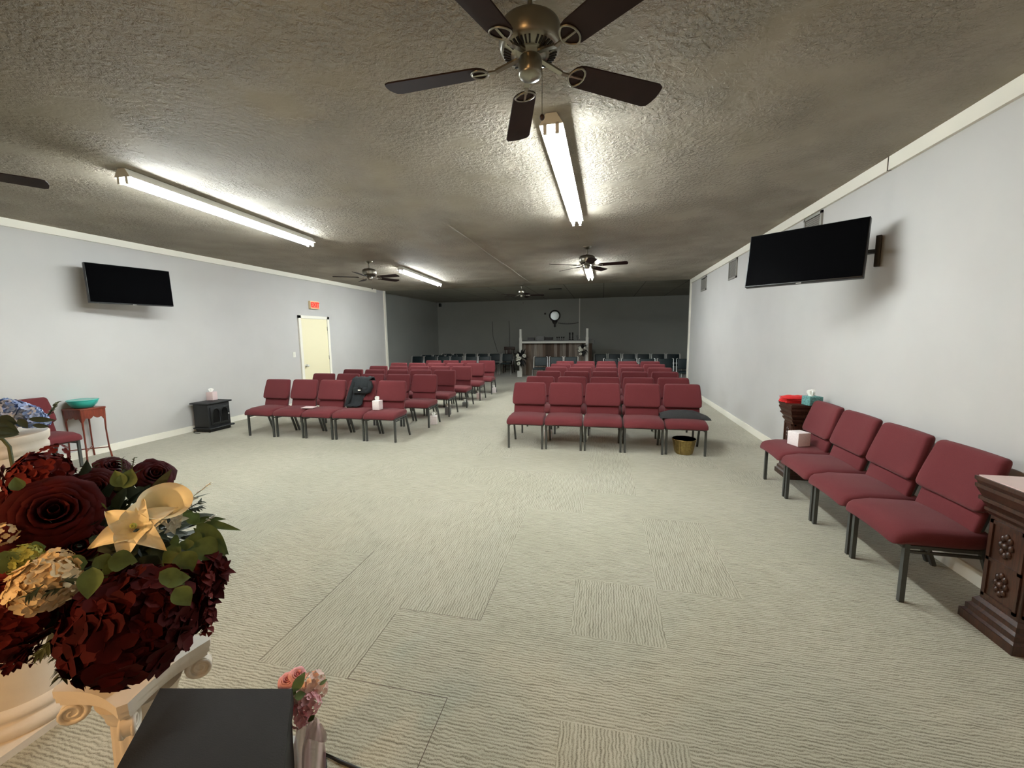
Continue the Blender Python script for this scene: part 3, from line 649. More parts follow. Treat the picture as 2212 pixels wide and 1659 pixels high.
# folded cloth
fc = MB(); rows = []
for i in range(11):
    v = i/10; row = []
    for j in range(25):
        u = j/24; x = -.30+.62*u; y = -.09+.26*v-(.05 if u > .85 else 0)*(1-v); e = math.sin(math.pi*min(1, max(0, v)))**.4*math.sin(math.pi*min(1, max(0.0, u*.97+.02)))**.35
        z = .004+.095*e*(1-.55*max(0, u-.7)/.3)+.012*noise.noise(Vector((u*7, v*5, 1)))*e; row.append((x, y, z))
    rows.append(row)
fc.grid(rows); b0 = [(p[0], p[1], 0) for p in rows[0]]
fc.grid([[(p[0], p[1], 0) for p in r] for r in rows][::-1])
fc.build('folded_cloth', M['cloth2'], loc=(1.07, 5.70, .460), label='charcoal folded cloth on the rightmost seat of right front row', cat='cloth')
# basket
bk = thing('basket', 'round gilt waste basket under the rightmost chair of the right front row', 'basket', (1.075, 5.60, 0))
MB().lathe([(.10, 0), (.108, .01), (.122, .07), (.135, .15), (.147, .195), (.152, .20), (.146, .203)], n=32).build('bowl', M['brass'], bk)
MB().lathe([(.146, .203), (.14, .19), (.12, .09), (.10, .03), (.001, .025)], n=32).build('lining', M['dkred'], bk)
rb = MB()
for k in range(12):
    a = 2*math.pi*k/12; rb.tube([(math.cos(a)*r_, math.sin(a)*r_, z) for r_, z in ((.109, .01), (.124, .07), (.137, .15), (.15, .197))], .004, 5)
rb.build('rib', M['brass'], bk)
# ------------------------------------------------------------------ carved pedestals by the right wall
def carved_pedestal(x0, y0, topm, label, H=.815):
    t = thing('carved_pedestal', label, 'pedestal', (x0+.155, y0+.15, 0)); a = .155
    def slab(mb, h, z0, z1, w2=None):
        w2 = h if w2 is None else w2; mb.add([(-h, -h, z0), (h, -h, z0), (h, h, z0), (-h, h, z0), (-w2, -w2, z1), (w2, -w2, z1), (w2, w2, z1), (-w2, w2, z1)], [(0, 3, 2, 1), (4, 5, 6, 7), (0, 1, 5, 4), (1, 2, 6, 5), (2, 3, 7, 6), (3, 0, 4, 7)])
    m = MB(); slab(m, a, 0, .05); slab(m, a*.97, .05, .062, a*.9); slab(m, a*.9, .062, .09); slab(m, a*.88, .09, .105, a*.8); slab(m, a*.8, .105, .13); slab(m, a*.79, .13, .15, a*.7)
    m.build('base', M['wooddk'], t)
    m = MB(); slab(m, a*.68, .15, .62); m.build('shaft', M['wooddk'], t)
    cv = MB(); z0, z1, h = .17, .60, a*.68
    for ax in range(4):
        R_ = Matrix.Rotation(ax*math.pi/2, 3, 'Z')
        def fb(p, q):
            P_ = [R_ @ Vector(v_) for v_ in ((p[0], -h-.008, p[1]), (q[0], -h-.008, p[1]), (q[0], -h-.008, q[1]), (p[0], -h-.008, q[1]), (p[0], -h+.002, p[1]), (q[0], -h+.002, p[1]), (q[0], -h+.002, q[1]), (p[0], -h+.002, q[1]))]
            cv.add(P_, [(0, 1, 2, 3), (0, 4, 5, 1), (1, 5, 6, 2), (2, 6, 7, 3), (3, 7, 4, 0)])
        e = h-.012
        fb((-e, z0), (-e+.018, z1)); fb((e-.018, z0), (e, z1)); fb((-e, z0), (e, z0+.018)); fb((-e, z1-.018), (e, z1)); fb((-e, (z0+z1)/2-.009), (e, (z0+z1)/2+.009))
        for zc in ((z0+z1)/2-.105, (z0+z1)/2+.105):
            for k in range(8):
                an = k*math.pi/4; c = R_ @ Vector((math.cos(an)*.026, -h-.001, zc+math.sin(an)*.05)); cv.sph(c, .014, 6, (1, 1, 1.3))
            cv.sph(R_ @ Vector((0, -h-.001, zc)), .018, 8)
    cv.build('carved_panels', M['wooddk'], t)
    m = MB(); slab(m, a*.72, .62, .64, a*.8); slab(m, a*.8, .64, .655); slab(m, a*.74, .655, .69, a*.88); slab(m, a*.92, .69, .71); slab(m, a*.86, .71, .755, a*.98); slab(m, a*1.0, .755, .775); slab(m, a*.95, .775, H-.02, a*1.0); slab(m, a*1.02, H-.02, H)
    m.build('cornice', M['wooddk'], t)
    m = MB(); slab(m, a*.95, H, H+.006); m.build('top_plate', topm, t)
    return t
carved_pedestal(1.985, 2.30, M['marble'], 'dark carved wooden pedestal nearest, at the right edge of the view')
carved_pedestal(1.965, 4.78-.01, M['wooddk'], 'dark carved wooden pedestal beyond the wall chairs, red cloth on top')
rc = MB()
for l in range(4):
    rows = []
    for i in range(9):
        v = i/8; row = []
        for j in range(13):
            u = j/12; row.append((-.125+.24*u+.012*math.sin(v*6+l), -.085+.19*v+.01*math.sin(u*5+l), .006+.016*l+.02*(1-(2*u-1)**4)*(1-(2*v-1)**4)+.007*noise.noise(Vector((u*6, v*6, l*3.1)))))
        rows.append(row)
    rc.grid(rows)
    rc.grid([[(p[0], p[1], max(.0, .016*l-.001)) for p in r] for r in rows])
    rc.grid([[r[0] for r in rows], [(r[0][0], r[0][1], max(0, .016*l-.001)) for r in rows]]); rc.grid([rows[0], [(p[0], p[1], max(0, .016*l-.001)) for p in rows[0]]]); rc.grid([[r[-1] for r in rows], [(r[-1][0], r[-1][1], max(0, .016*l-.001)) for r in rows]])
rc.build('folded_cloth', M['red'], loc=(2.08, 4.96, .822), label='bright red folded cloth on the far carved pedestal', cat='cloth')
# ------------------------------------------------------------------ plant stand, teal bowl, stove by the left wall
st = thing('plant_stand', 'tall slender red wooden stand by the left wall under a teal bowl', 'stand', (-6.72, 3.90, 0)); a, b_ = .15, .125
MB().rbox((0, 0, .69), (a+.015, b_+.015, .012), .005, k=1).build('tabletop', M['redwood'], st)
ap = MB()
def apron(p, q):
    p, q = Vector(p), Vector(q); L = (q-p); n = 14
    top = [p+L*i/n for i in range(n+1)]
    vs = [(v_.x, v_.y, .68) for v_ in top]+[(v_.x, v_.y, .60-.035*abs(math.cos(i*math.pi/7*1.5))*(1 if True else 0)-.05*abs(2*i/n-1)**3) for i, v_ in enumerate(top)]
    nn = Vector((L.y, -L.x, 0)).normalized()*.008
    f = [(i, i+1, n+2+i, n+1+i) for i in range(n)]
    ap.add([Vector(v_)+nn for v_ in vs], f); ap.add([Vector(v_)-nn for v_ in vs], f)
    ap.add([Vector(v_)+nn for v_ in vs[n+1:]]+[Vector(v_)-nn for v_ in vs[n+1:]], [(i, i+1, n+2+i, n+1+i) for i in range(n)])
for p, q in (((-a, -b_), (a, -b_)), ((a, -b_), (a, b_)), ((-a, b_), (a, b_)), ((-a, -b_), (-a, b_))): apron((*p, 0), (*q, 0))
ap.build('carved_apron', M['redwood'], st)
for sx in (-1, 1):
    for sy in (-1, 1): MB().tube([(sx*(a+.012), sy*(b_+.012), 0), (sx*a, sy*b_, .15), (sx*a*.96, sy*b_*.96, .4), (sx*a, sy*b_, .68)], [.011, .009, .009, .013], 8).build('leg', M['redwood'], st)
MB().bar((-a, -b_, .14), (a, b_, .14), .012).bar((-a, b_, .14), (a, -b_, .14), .012).build('cross_stretcher', M['redwood'], st)
bw = thing('bowl', 'glazed teal bowl on the slender red wooden stand', 'bowl', (-6.725, 3.90, .703))
MB().lathe([(.085, 0), (.10, .008), (.135, .05), (.148, .085), (.152, .10), (.146, .10), (.138, .08), (.10, .02), (.001, .012)], n=36).build('bowl', M['teal'], bw)
MB().lathe([(.146, .098), (.156, .098), (.158, .104), (.150, .107), (.146, .104)], n=36).build('rim', M['teal'], bw)
sv = thing('electric_stove', 'small black cast iron style electric stove against the left wall', 'stove', (-6.66, 5.62, 0)); 
MB().rbox((0, 0, .275), (.155, .205, .20), .01, k=1).build('body', M['stove'], sv)
MB().rbox((0, 0, .492), (.185, .24, .014), .01, k=1).build('top_plate', M['stove'], sv)
MB().rbox((.02, 0, .065), (.185, .235, .014), .01, k=1).rbox((.01, 0, .035), (.15, .2, .035), .02, k=1).build('base', M['stove'], sv)
dr = MB().rbox((.16, 0, .27), (.012, .17, .15), .008, k=1).build('door', M['stove'], sv)
for s in (-1, 1):
    m = MB(); 
    pr = [(.176, s*.078+.066*math.cos(math.pi*i/12), .30+.10*math.sin(math.pi*i/12)) for i in range(13)]+[(.176, s*.078-.066, .15), (.176, s*.078+.066, .15)]
    m.tube(pr+[pr[0]], .007, 6); m.build('arch_moulding', M['stove'], dr)
    g = MB(); g.add([(.173, p[1], p[2]) for p in pr], [tuple(range(len(pr)))]); g.build('window', M['glassd'], dr)
MB().sph((.185, .15, .27), .012, 8).build('handle', M['chrome'], dr)
for s in (-1, 1):
    for q in (-1, 1): MB().tube([(s*.12, q*.17, 0), (s*.13, q*.18, .05)], [.02, .03], 8).build('foot', M['stove'], sv)
MB().tube([(-6.66+.16*math.cos(t)+.02, 5.46-.0+.07*math.sin(t)-.07, .008) for t in [i*.45 for i in range(12)]], .005, 6).build('power_cord', M['cord'], label='thin black cord looped on the carpet beside the stove', cat='cord')
# ------------------------------------------------------------------ foreground: plaster pedestals
def ionic_pedestal(x, y, H, hw, label, shaft_r, flutes=16, rz=0):
    t = thing('plaster_pedestal', label, 'pedestal', (x, y, 0), rz, 'white plaster column pedestals')
    MB().box((-hw, -hw, 0), (hw, hw, .05)).lathe([(hw*.98, .05), (hw*1.0, .065), (hw*.98, .085), (hw*.85, .095), (hw*.82, .105), (hw*.88, .12), (hw*.86, .135), (shaft_r, .15)], n=40).build('base', M['pl'], t)
    MB().lathe([(shaft_r, .15), (shaft_r*.99, .2), (shaft_r*.93, H*.6), (shaft_r*.88, H-.13)], n=96, flute=.07, nf=flutes).build('shaft', M['pl'], t)
    c = MB().lathe([(shaft_r*.88, H-.13), (shaft_r*.98, H-.122), (shaft_r*.98, H-.112), (shaft_r*1.08, H-.09), (shaft_r*1.18, H-.07)], n=40)
    def abacus(h, z0, z1, inn):
        out = []
        for k in range(4):
            a = k*math.pi/2+math.pi/4; p = Vector((math.cos(a), math.sin(a)))*h*1.4142; q = Vector((math.cos(a+math.pi/2), math.sin(a+math.pi/2)))*h*1.4142
            dp = (q-p).normalized()*h*.12
            out.append(p+dp)
            for i in range(1, 8):
                u = i/8; m_ = (p+dp)*(1-u)+(q-dp)*u; nn = -((p+q)/2).normalized(); out.append(m_+nn*inn*math.sin(math.pi*u))
            out.append(q-dp)
        return [(v_.x, v_.y) for v_ in out]
    c.prism(abacus(hw, 0, 0, .018), H-.035, H-.02).prism(abacus(hw*.96, 0, 0, .018), H-.045, H-.035).prism(abacus(hw*1.02, 0, 0, .016), H-.02, H)
    c.build('capital', M['pl'], t)
    for k in range(4):
        a = k*math.pi/2+math.pi/4; d = Vector((math.cos(a), math.sin(a), 0)); s = Vector((-d.y, d.x, 0)); cc = d*hw*1.12+Vector((0, 0, H-.075)); vb = MB()
        for sg in (-1, 1):
            pts = []; rs = []
            for i in range(26):
                th = i*.5; r_ = .034*(1-i/28); pts.append(cc+d*math.cos(th+1.57)*r_+Vector((0, 0, math.sin(th+1.57)*r_))+s*sg*.012); rs.append(.008*(1-i/34))
            vb.tube(pts, rs, 6)
        vb.tube([cc-s*.012, cc+s*.012], .026, 16); vb.tube([cc+Vector((0, 0, .03)), cc-d*.05+Vector((0, 0, .012)), cc-d*.1-Vector((0, 0, .01))], [.012, .012, .01], 8)
        vb.build('volute', M['pl'], t)
    return t
ionic_pedestal(-1.235, .755, .72, .118, 'short white plaster column pedestal under the big red flowers', .078)
tp = thing('plaster_pedestal', 'tall plain round white pedestal at left edge under the blue flowers', 'pedestal', (-2.42, 1.078, 0), 0, 'white plaster column pedestals')
MB().box((-.215, -.215, 0), (.215, .215, .03)).lathe([(.212, .03), (.222, .045), (.222, .06), (.212, .075), (.195, .08), (.19, .09), (.198, .10), (.198, .112), (.188, .125), (.172, .135)], n=56).build('base', M['pl'], tp)
MB().lathe([(.172, .13), (.168, .16), (.160, 1.14)], n=56).build('shaft', M['pl'], tp)
MB().lathe([(.160, 1.14), (.168, 1.15), (.168, 1.165), (.162, 1.175), (.172, 1.19), (.174, 1.215), (.17, 1.22)], n=56).build('cap', M['pl'], tp)
# ------------------------------------------------------------------ the big red arrangement
FA = thing('flower_arrangement', 'large arrangement of dark red roses, cream lilies and greenery on the short white pedestal', 'flowers', (-1.235, .755, .72))
FAo = Vector((-1.235, .755, .72))
def part(name, fn, m, parent=FA, org=FAo, label=None):
    mb = MB(); fn(mb); mb.v = [(x-org.x, y-org.y, z-org.z) for x, y, z in mb.v]
    o = mb.build(name, m, parent)
    if label: o['label'] = label
    return o
tocam = lambda p: (CAMP-Vector(p)).normalized()
part('pot', lambda mb: mb.lathe([(.06, .0), (.07, .02), (.095, .12), (.10, .14), (.09, .14), (.001, .13)], c=tuple(FAo), n=28), M['pot'])
def _fol(mb):
    C = Vector((-1.33, .78, 1.02))
    for k in range(420):
        d = Vector((random.gauss(0, 1), random.gauss(0, 1), random.gauss(0, 1))).normalized(); p = C+Vector((d.x*.22, d.y*.15, d.z*.20))*random.uniform(.2, .95)
        leaf(mb, p, d+Vector((random.uniform(-.5, .5), random.uniform(-.5, .5), random.uniform(-.5, .3))), random.uniform(.06, .11), random.uniform(.03, .045), n=4)
part('dark_foliage', _fol, M['leafd'])
def R_(u, v, dist, px, m, kind='rose', axo=(0, 0, 0), name=None, label=None, N=60):
    p = pd(u, v, dist); r = px*((p-CAMP).dot(FWD))/FPX*.86; ax = (tocam(p)+Vector(axo)).normalized()
    if kind == 'rose': return part(name or 'rose', lambda mb: rose(mb, p, ax, r), m, label=label)
    if kind == 'pom': return part(name or 'carnation', lambda mb: pompom(mb, p, r, N, .3, ax=ax), m, label=label)
R_(118, 1112, 1.50, 100, M['rose'], axo=(0, 0, .3), label='large dark red rose at the left')
R_(85, 1035, 1.62, 62, M['rosel'], 'pom', N=80, label='brick red bloom at the top left')
R_(62, 1085, 1.6, 70, M['rose'], axo=(-.5, 0, .3)); R_(118, 985, 1.68, 28, M['rosel'], 'pom', N=30, name='small_bloom')
R_(30, 1140, 1.55, 70, M['rose'], axo=(-.5, 0, 0))
R_(330, 1030, 1.74, 50, M['rose2'], axo=(.4, .3, .7), label='maroon rose at the top right'); R_(242, 1015, 1.74, 42, M['rose2'], axo=(0, .5, .8))
R_(182, 1030, 1.66, 26, M['rose2'], 'pom', N=24, name='small_bloom')
R_(290, 1345, 1.36, 125, M['rose'], 'pom', N=150, label='large red carnation mass at the bottom')
R_(235, 1290, 1.42, 80, M['rose'], 'pom', N=90); R_(365, 1330, 1.42, 75, M['rose'], 'pom', N=80); R_(30, 1330, 1.45, 85, M['rosel'], 'pom', N=100); R_(25, 1400, 1.5, 42, M['rose'], 'pom', N=40)
R_(0, 1280, 1.5, 70, M['rosel'], axo=(-.4, 0, 0))
R_(200, 1060, 1.6, 60, M['rose2'], axo=(.2, 0, .5)); R_(170, 1180, 1.5, 60, M['rose'], axo=(.2, 0, .1)); R_(390, 1260, 1.5, 60, M['rose2'], 'pom', N=50)
# cream lilies
def lily(mb, c, ax, r, depth, n=6, w_=.5, back=.25):
    c = Vector(c); ax = Vector(ax).normalized(); e1 = ax.orthogonal().normalized(); e2 = ax.cross(e1)
    for k in range(n):
        a = 2*math.pi*k/n+.3+random.uniform(-.12, .12); d = e1*math.cos(a)+e2*math.sin(a); s = ax.cross(d); rows = []; ln = random.uniform(.82, 1.12); ph = random.random()*6
        for i in range(15):
            v = i/14; rr = r*ln*(.07+.93*v**1.9); z = depth*(v**.55)-back*r*max(0, v-.55)**1.5*6; wd = r*w_*math.sin(math.pi*min(1, .16+v*.84)**.9)**.75*(1-.25*v)
            row = []
            for j in range(7):
                u = (j-3)/3; row.append(c+d*rr+ax*(z+.22*r*u*u*(1-.8*v)-.05*r*(1-abs(u))*v+.035*r*math.sin(v*17+ph+u*2)*abs(u)*v)+s*u*wd)
            rows.append(row)
        mb.grid(rows)
def calla(mb, c, ax, r):
    c = Vector(c); ax = Vector(ax).normalized(); e1 = ax.orthogonal().normalized(); e2 = ax.cross(e1); rows = []
    for i in range(12):
        v = i/11; row = []
        for j in range(33):
            a = 2*math.pi*j/32; lip = 1+.18*math.cos(a)*v; rr = r*(.12+.80*v**.75+.16*max(0, v-.8)*5*.4)*lip
            row.append(c+(e1*math.cos(a)+e2*math.sin(a))*rr+ax*(r*(1.5*v**1.2-.55*max(0, v-.8)*2)+.16*r*math.cos(a)*v*v+.02*r*math.sin(a*5)*v))
        rows.append(row)
    mb.grid(rows)
def L_(u, v, dist, px, axo, depthk, m=None, label=None, **k):
    p = pd(u, v, dist); r = px*((p-CAMP).dot(FWD))/FPX; ax = (tocam(p)+Vector(axo)).normalized()
    return part('lily', lambda mb: lily(mb, p-ax*depthk*r, ax, r, depthk*r, **k), m or M['lily'], label=label)
L_(282, 1134, 1.36, 78, (-.25, 0, .2), .75, w_=.36, label='cream trumpet lily at the centre')
_cp = pd(332, 1114, 1.46); part('calla', lambda mb: calla(mb, _cp, tocam(_cp)*.55+Vector((.35, .1, .68)), 39*1.25/FPX), M['lily'], label='cream rounded calla bloom beside the lily')
def _sta(mb):
    for k in range(7):
        a = k*.9; pc = pd(288+4*math.cos(a), 1136+3*math.sin(a), 1.36); mb.tube([pd(288, 1138, 1.41), pc], .0018, 5); mb.sph(pc, .004, 6)
part('stamens', _sta, M['lime'])
# cream hydrangea, lime mum, edge cream bloom
R_(98, 1262, 1.36, 62, M['cream'], 'pom', N=110, name='hydrangea', label='cream hydrangea head at the left'); R_(118, 1218, 1.4, 36, M['cream'], 'pom', N=50, name='hydrangea')
R_(52, 1208, 1.42, 34, M['lime'], 'pom', N=70, name='chrysanthemum', label='lime green chrysanthemum'); R_(5, 1155, 1.46, 26, M['cream'], 'pom', N=30, name='small_bloom')
# white stephanotis
def st5(u, v, dist, px, axo=(0, 0, 0)):
    p = pd(u, v, dist); r = px*((p-CAMP).dot(FWD))/FPX; ax = (tocam(p)+Vector(axo)).normalized()
    part('white_blossom', lambda mb: (lily(mb, p-ax*r*.3, ax, r, r*.3, n=5, w_=.34, back=.1), mb.tube([p-ax*r*1.6, p-ax*r*.2], [r*.1, r*.14], 6)), M['whitep'])
for a_ in ((382, 1122, 1.42, 24), (372, 1140, 1.42, 18), (348, 1120, 1.44, 22, (-.3, 0, 0)), (402, 1080, 1.5, 22, (.2, 0, .5)), (390, 1088, 1.5, 20, (0, 0, .6)), (365, 1098, 1.46, 18), (135, 1372, 1.45, 14), (165, 1425, 1.42, 12, (.4, 0, 0)), (335, 1150, 1.45, 14)): st5(*a_)
# leaves: base px, tip px, width px
def lf(u0, v0, u1, v1, wpx, dist, mt='leaf', d2=0, curl=.12):
    p, q = pd(u0, v0, dist), pd(u1, v1, dist+d2); w_ = wpx*dist*.75/FPX
    part('leaf', lambda mb: leaf(mb, p, q-p, (q-p).length, w_, curl, up=tocam(p)+Vector((random.uniform(-.15, .15), 0, .25)), n=8), M[mt])
for a_ in ((262, 1052, 248, 1016, 26, 1.42), (268, 1055, 284, 1012, 32, 1.42), (300, 1205, 252, 1210, 0, 1.4), (232, 1212, 298, 1212, 40, 1.36), (190, 1215, 120, 1228, 34, 1.36), (200, 1225, 188, 1295, 36, 1.27),
           (225, 1222, 262, 1240, 34, 1.37), (205, 1205, 240, 1225, 30, 1.37), (385, 1172, 352, 1228, 28, 1.40), (388, 1168, 366, 1172, 26, 1.41), (390, 1192, 414, 1240, 44, 1.38), (405, 1165, 400, 1190, 26, 1.41),
           (420, 1170, 470, 1206, 52, 1.42), (400, 1165, 440, 1178, 40, 1.43), (425, 1130, 495, 1198, 34, 1.44), (445, 1150, 478, 1180, 30, 1.45), (425, 1125, 522, 1144, 16, 1.46), (425, 1122, 488, 1120, 12, 1.47), (418, 1140, 484, 1206, 14, 1.45),
           (405, 1130, 430, 1108, 34, 1.46), (450, 1160, 488, 1202, 16, 1.43), (350, 1255, 412, 1246, 34, 1.24), (345, 1235, 400, 1262, 34, 1.24), (378, 1270, 412, 1308, 36, 1.22), (10, 1190, 5, 1240, 40, 1.4), (20, 1195, 30, 1238, 26, 1.42),
           (40, 1060, 32, 1030, 20, 1.5), (225, 1085, 175, 1072, 22, 1.5), (230, 1098, 180, 1100, 22, 1.48), (150, 1240, 165, 1300, 30, 1.40), (60, 1190, 100, 1180, 26, 1.44), (415, 1120, 392, 1100, 18, 1.47)):
    if a_[4]: lf(*a_)
for a_ in ((330, 1180, 380, 1210, 40, 1.45), (300, 1175, 260, 1190, 40, 1.45), (340, 1200, 300, 1250, 46, 1.42), (250, 1170, 210, 1190, 40, 1.45), (330, 1140, 300, 1180, 40, 1.46), (370, 1230, 340, 1275, 40, 1.42), (160, 1330, 150, 1390, 40, 1.42), (120, 1320, 160, 1370, 40, 1.42), (250, 1060, 215, 1030, 46, 1.6), (270, 1070, 300, 1060, 46, 1.6)):
    lf(*a_, mt='leafd')
# airy sprigs
def spg(u0, v0, u1, v1, dist, n, L, W, m, name='sprig', droop=0):
    part(name, lambda mb: sprig(mb, pd(u0, v0, dist), pd(u1, v1, dist), n, L, W, droop=droop), m)
spg(418, 1072, 456, 1042, 1.5, 12, .012, .006, M['whitep']); spg(265, 1030, 262, 990, 1.7, 10, .014, .007, M['stem']); spg(205, 1050, 202, 1003, 1.68, 10, .016, .006, M['stem']); spg(285, 1015, 290, 988, 1.7, 8, .012, .005, M['stem'])
spg(440, 1130, 465, 1112, 1.46, 9, .012, .007, M['whitep'])
for a_ in ((405, 1100, 436, 1082), (405, 1106, 438, 1094), (400, 1100, 430, 1098)): spg(*a_, 1.5, 12, .022, .004, M['leafd'])
for k, a_ in enumerate(((130, 1370, 95, 1400), (140, 1375, 120, 1425), (150, 1380, 150, 1460), (155, 1380, 172, 1440), (160, 1390, 178, 1415), (140, 1390, 135, 1440), (120, 1380, 80, 1415), (150, 1400, 130, 1465))):
    spg(*a_, 1.42-.005*k, 14, .026, .006, M['leafd'] if k % 3 else M['stem'])
for k, a_ in enumerate(((95, 1262, 55, 1290), (140, 1268, 100, 1280), (128, 1258, 158, 1250))): spg(*a_, 1.30, 10, .022, .004, M['leafd'])
# hanging red strands
def strand(us, dist, rpx, m, n=16):
    def fn(mb):
        P_ = [pd(u, v, dist) for u, v in us]; mb.tube(P_, .0012, 5)
        for i in range(n):
            t = i/(n-1)*(len(P_)-1); k = min(int(t), len(P_)-2); p = P_[k].lerp(P_[k+1], t-k); r = rpx*dist*.75/FPX*(1-.4*i/n)
            for q in range(3): 
                d = Vector((random.gauss(0, 1), random.gauss(0, 1), random.gauss(-.3, .8))).normalized(); leaf(mb, p+d*r*.2, d, r*1.3, r*1.1, .5, n=4)
    part('hanging_blooms', fn, m)
strand([(455, 1195), (470, 1240), (450, 1300), (445, 1340)], 1.44, 24, M['rose'], 22); strand([(440, 1210), (440, 1260), (435, 1310), (448, 1365)], 1.42, 20, M['rosel'], 18)
strand([(400, 1290), (395, 1330), (388, 1365), (395, 1395)], 1.42, 16, M['rose'], 12); strand([(60, 1390), (40, 1425), (10, 1445)], 1.45, 12, M['rose'], 12); strand([(460, 1200), (478, 1245), (462, 1280)], 1.45, 16, M['rose'], 12)
strand([(100, 1365), (85, 1400), (70, 1432)], 1.45, 8, M['rose'], 6); strand([(300, 1420), (285, 1450), (262, 1470)], 1.38, 12, M['rose2'], 8)
# ------------------------------------------------------------------ blue arrangement on the tall pedestal
FBo = Vector((-2.42, 1.078, 1.22)); FB = thing('flower_arrangement', 'blue and white hydrangea arrangement on the tall white pedestal at left', 'flowers', tuple(FBo))
pb = lambda name, fn, m, label=None: part(name, fn, m, FB, FBo, label)
pb('pot', lambda mb: mb.lathe([(.07, .0), (.09, .02), (.11, .08), (.10, .08), (.001, .07)], c=tuple(FBo), n=28), M['pl'])
def Bp(u, v, dist, px, ms, N=70):
    p = pd(u, v, dist); r = px*((p-CAMP).dot(FWD))/FPX*.85
    mb = MB(); pompom(mb, p, r, N, .34, mi=0, mi2=1); mb.v = [(x-FBo.x, y-FBo.y, z-FBo.z) for x, y, z in mb.v]; mb.build('hydrangea', ms, FB)
D = (FBo-CAMP).length
Bp(20, 888, D-.02, 28, [M['blue'], M['bluel']], 90); Bp(62, 900, D-.05, 26, [M['bluel'], M['blue']], 80); Bp(48, 885, D+.05, 18, [M['bluel'], M['bluel']], 40); Bp(85, 908, D-.02, 18, [M['bluel'], M['blue']], 40); Bp(-15, 895, D, 30, [M['blue'], M['bluel']], 80); Bp(100, 912, D, 9, [M['bluel'], M['blue']], 20)
def _bl(mb):
    for u0, v0, u1, v1, w_ in ((-20, 915, 42, 935, 30), (-20, 935, 42, 938, 26), (60, 905, 122, 908, 12), (-10, 905, 38, 915, 26), (70, 918, 108, 922, 10), (40, 905, 60, 925, 14)):
        p, q = pd(u0, v0, D-.12), pd(u1, v1, D-.12); leaf(mb, p, q-p, (q-p).length, w_*D*.6/FPX, .1, up=tocam(p), n=6)
pb('leaves', _bl, M['leafd'])
pb('sprig', lambda mb: (sprig(mb, pd(100, 905, D), pd(126, 868, D), 10, .03, .012), sprig(mb, pd(98, 905, D), pd(112, 885, D), 6, .02, .01)), M['stem'])
pb('trailing_stem', lambda mb: mb.tube([pd(-30, 950, D-.2), pd(5, 948, D-.2), pd(20, 965, D-.2), pd(28, 1010, D-.2), pd(29, 1060, D-.2)], .006, 6), M['stem'])
# ------------------------------------------------------------------ black cabinet and pink bouquet in the near foreground
bc = thing('lectern', 'matte black flat topped stand at the bottom edge beside the pink flowers', 'stand')
zt = .95
def fz(u, v, z): d = ray(u, v); return CAMP+d*((z-CAMH)/d.z)
c4 = [fz(345, 1486, zt), fz(632, 1487, zt), fz(606, 1740, zt), fz(195, 1760, zt)]
cen = sum(c4, Vector())/4; bc.location = (cen.x, cen.y, 0)
pl = [(p.x-cen.x, p.y-cen.y) for p in c4][::-1]
pli = [(x*.96, y*.96) for x, y in pl]; plb = [(x*.80, y*.80) for x, y in pl]
m = MB(); n = 4; m.add([(x, y, zt-.03) for x, y in pl]+[(x, y, zt-.003) for x, y in pl]+[(x*.99, y*.99, zt) for x, y in pl], [(0, 1, 5, 4), (1, 2, 6, 5), (2, 3, 7, 6), (3, 0, 4, 7), (4, 5, 9, 8), (5, 6, 10, 9), (6, 7, 11, 10), (7, 4, 8, 11), (8, 9, 10, 11), (3, 2, 1, 0)])
m.build('top', M['matte'], bc)
m = MB(); m.add([(x, y, .03) for x, y in plb]+[(x, y, zt-.03) for x, y in pli], [(0, 1, 5, 4), (1, 2, 6, 5), (2, 3, 7, 6), (3, 0, 4, 7), (3, 2, 1, 0), (4, 5, 6, 7)]); m.build('body', M['matte'], bc)
MB().prism([(x*.86, y*.86) for x, y in pl], 0, .03).build('plinth', M['matte'], bc)
pk0 = fz(660, 1560, .80)
PK = thing('bouquet_stand', 'pink flower bouquet tied with pale tulle on a white post by the black stand', 'flowers', (pk0.x, pk0.y, 0)); PKo = Vector((pk0.x, pk0.y, 0))
pp = lambda name, fn, m, label=None: part(name, fn, m, PK, PKo, label)
DK = 1.10
pkp = pd(628, 1600, DK+.06)
pp('post', lambda mb: mb.tube([(pkp.x, pkp.y, 0.012), (pkp.x, pkp.y, pkp.z)], .011, 10), M['white']); pp('foot', lambda mb: mb.lathe([(.07, 0), (.07, .008), (.012, .014)], c=(pkp.x, pkp.y, 0)), M['white'])
def Pb(u, v, d, px, mt, kind='rose', axo=(0, 0, .2)):
    p = pd(u, v, d); r = px*((p-CAMP).dot(FWD))/FPX*.9; ax = (tocam(p)+Vector(axo)).normalized()
    pp('bloom', (lambda mb: rose(mb, p, ax, r, layers=5)) if kind == 'rose' else (lambda mb: pompom(mb, p, r, 36, .36, ax=ax)), M[mt])
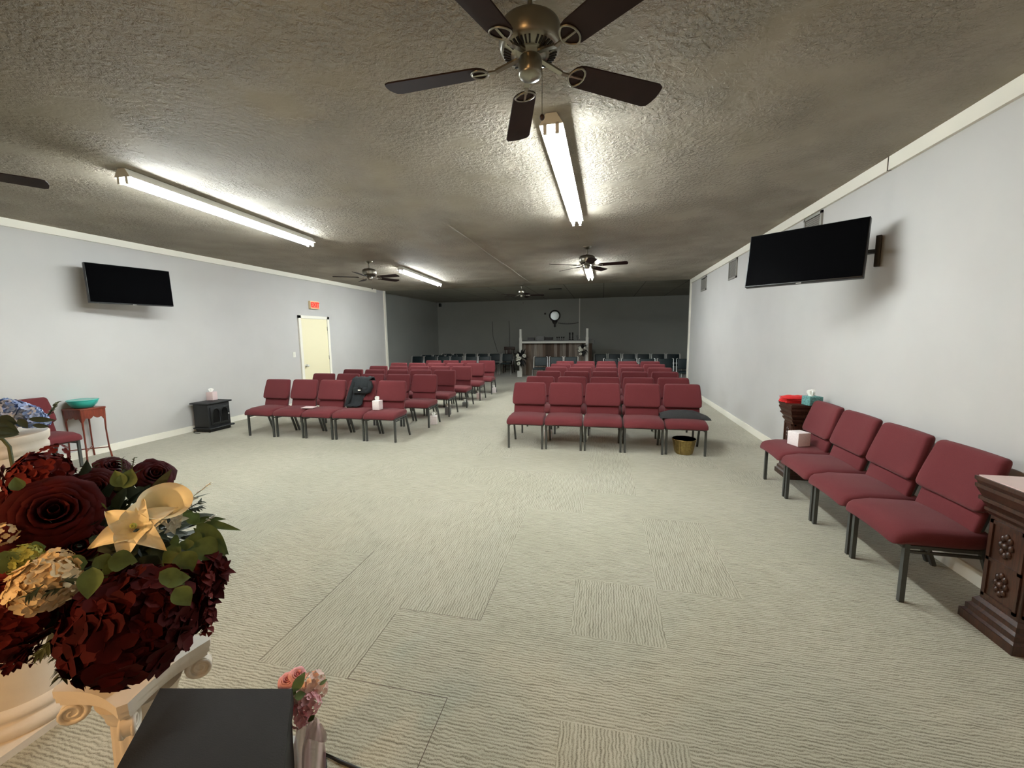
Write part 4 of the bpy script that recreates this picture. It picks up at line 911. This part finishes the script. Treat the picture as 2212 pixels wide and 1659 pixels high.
Pb(622, 1472, DK+.03, 24, 'pink', axo=(-.3, .3, .5)); Pb(642, 1460, DK+.02, 22, 'pink', axo=(0, .4, .5)); Pb(676, 1478, DK, 26, 'pinkl', 'pom'); Pb(690, 1490, DK+.03, 18, 'pinkl', 'pom', (.5, 0, 0)); Pb(668, 1522, DK-.02, 24, 'pink', 'pom'); Pb(648, 1545, DK, 24, 'pink', 'pom', (0, 0, -.3)); Pb(655, 1498, DK, 22, 'pinkl', 'pom'); Pb(640, 1520, DK+.01, 20, 'pink', 'pom')
def _pl(mb):
    for u0, v0, u1, v1, w_ in ((632, 1496, 660, 1450, 18), (635, 1506, 662, 1498, 14), (680, 1545, 664, 1560, 8), (690, 1480, 708, 1466, 6), (625, 1490, 640, 1500, 12)):
        p, q = pd(u0, v0, DK-.06), pd(u1, v1, DK-.05); leaf(mb, p, q-p, (q-p).length, w_*DK*.8/FPX, .1, up=tocam(p), n=6)
pp('leaves', _pl, M['leaf'])
def _tu(mb):
    for (ua, ub, va, vb, off, ph) in ((634, 672, 1545, 1665, .02, 0), (652, 704, 1552, 1668, 0, 2), (660, 706, 1560, 1600, -.02, 4)):
        rows = []
        for i in range(9):
            v = i/8; row = []
            for j in range(12):
                u = j/11; uu = (ua+ub)/2+(u-.5)*(ub-ua)*(.45+.55*min(1, v*1.8)); row.append(pd(uu, va+(vb-va)*v+4*math.sin(u*5+ph), DK+off+.014*math.sin(u*12+ph+v*2)))
            rows.append(row)
        mb.grid(rows)
pp('tulle_bow', _tu, M['tulle'])
k0, k1, k2 = fz(700, 1628, .006), fz(735, 1645, .006), fz(790, 1668, .006)
MB().tube([Vector((cen.x+.13, cen.y+.06, .006)), k0.lerp(Vector((cen.x+.13, cen.y+.06, .006)), .4)+Vector((0, .03, 0)), k0, k1, k2, fz(860, 1700, .006), Vector((.1, .75, .006)), Vector((.25, .2, .006)), Vector((.3, -.8, .006))], .006, 6).build('floor_cable', M['cord'], label='thin dark cable on the carpet right of the pink bouquet', cat='cable')
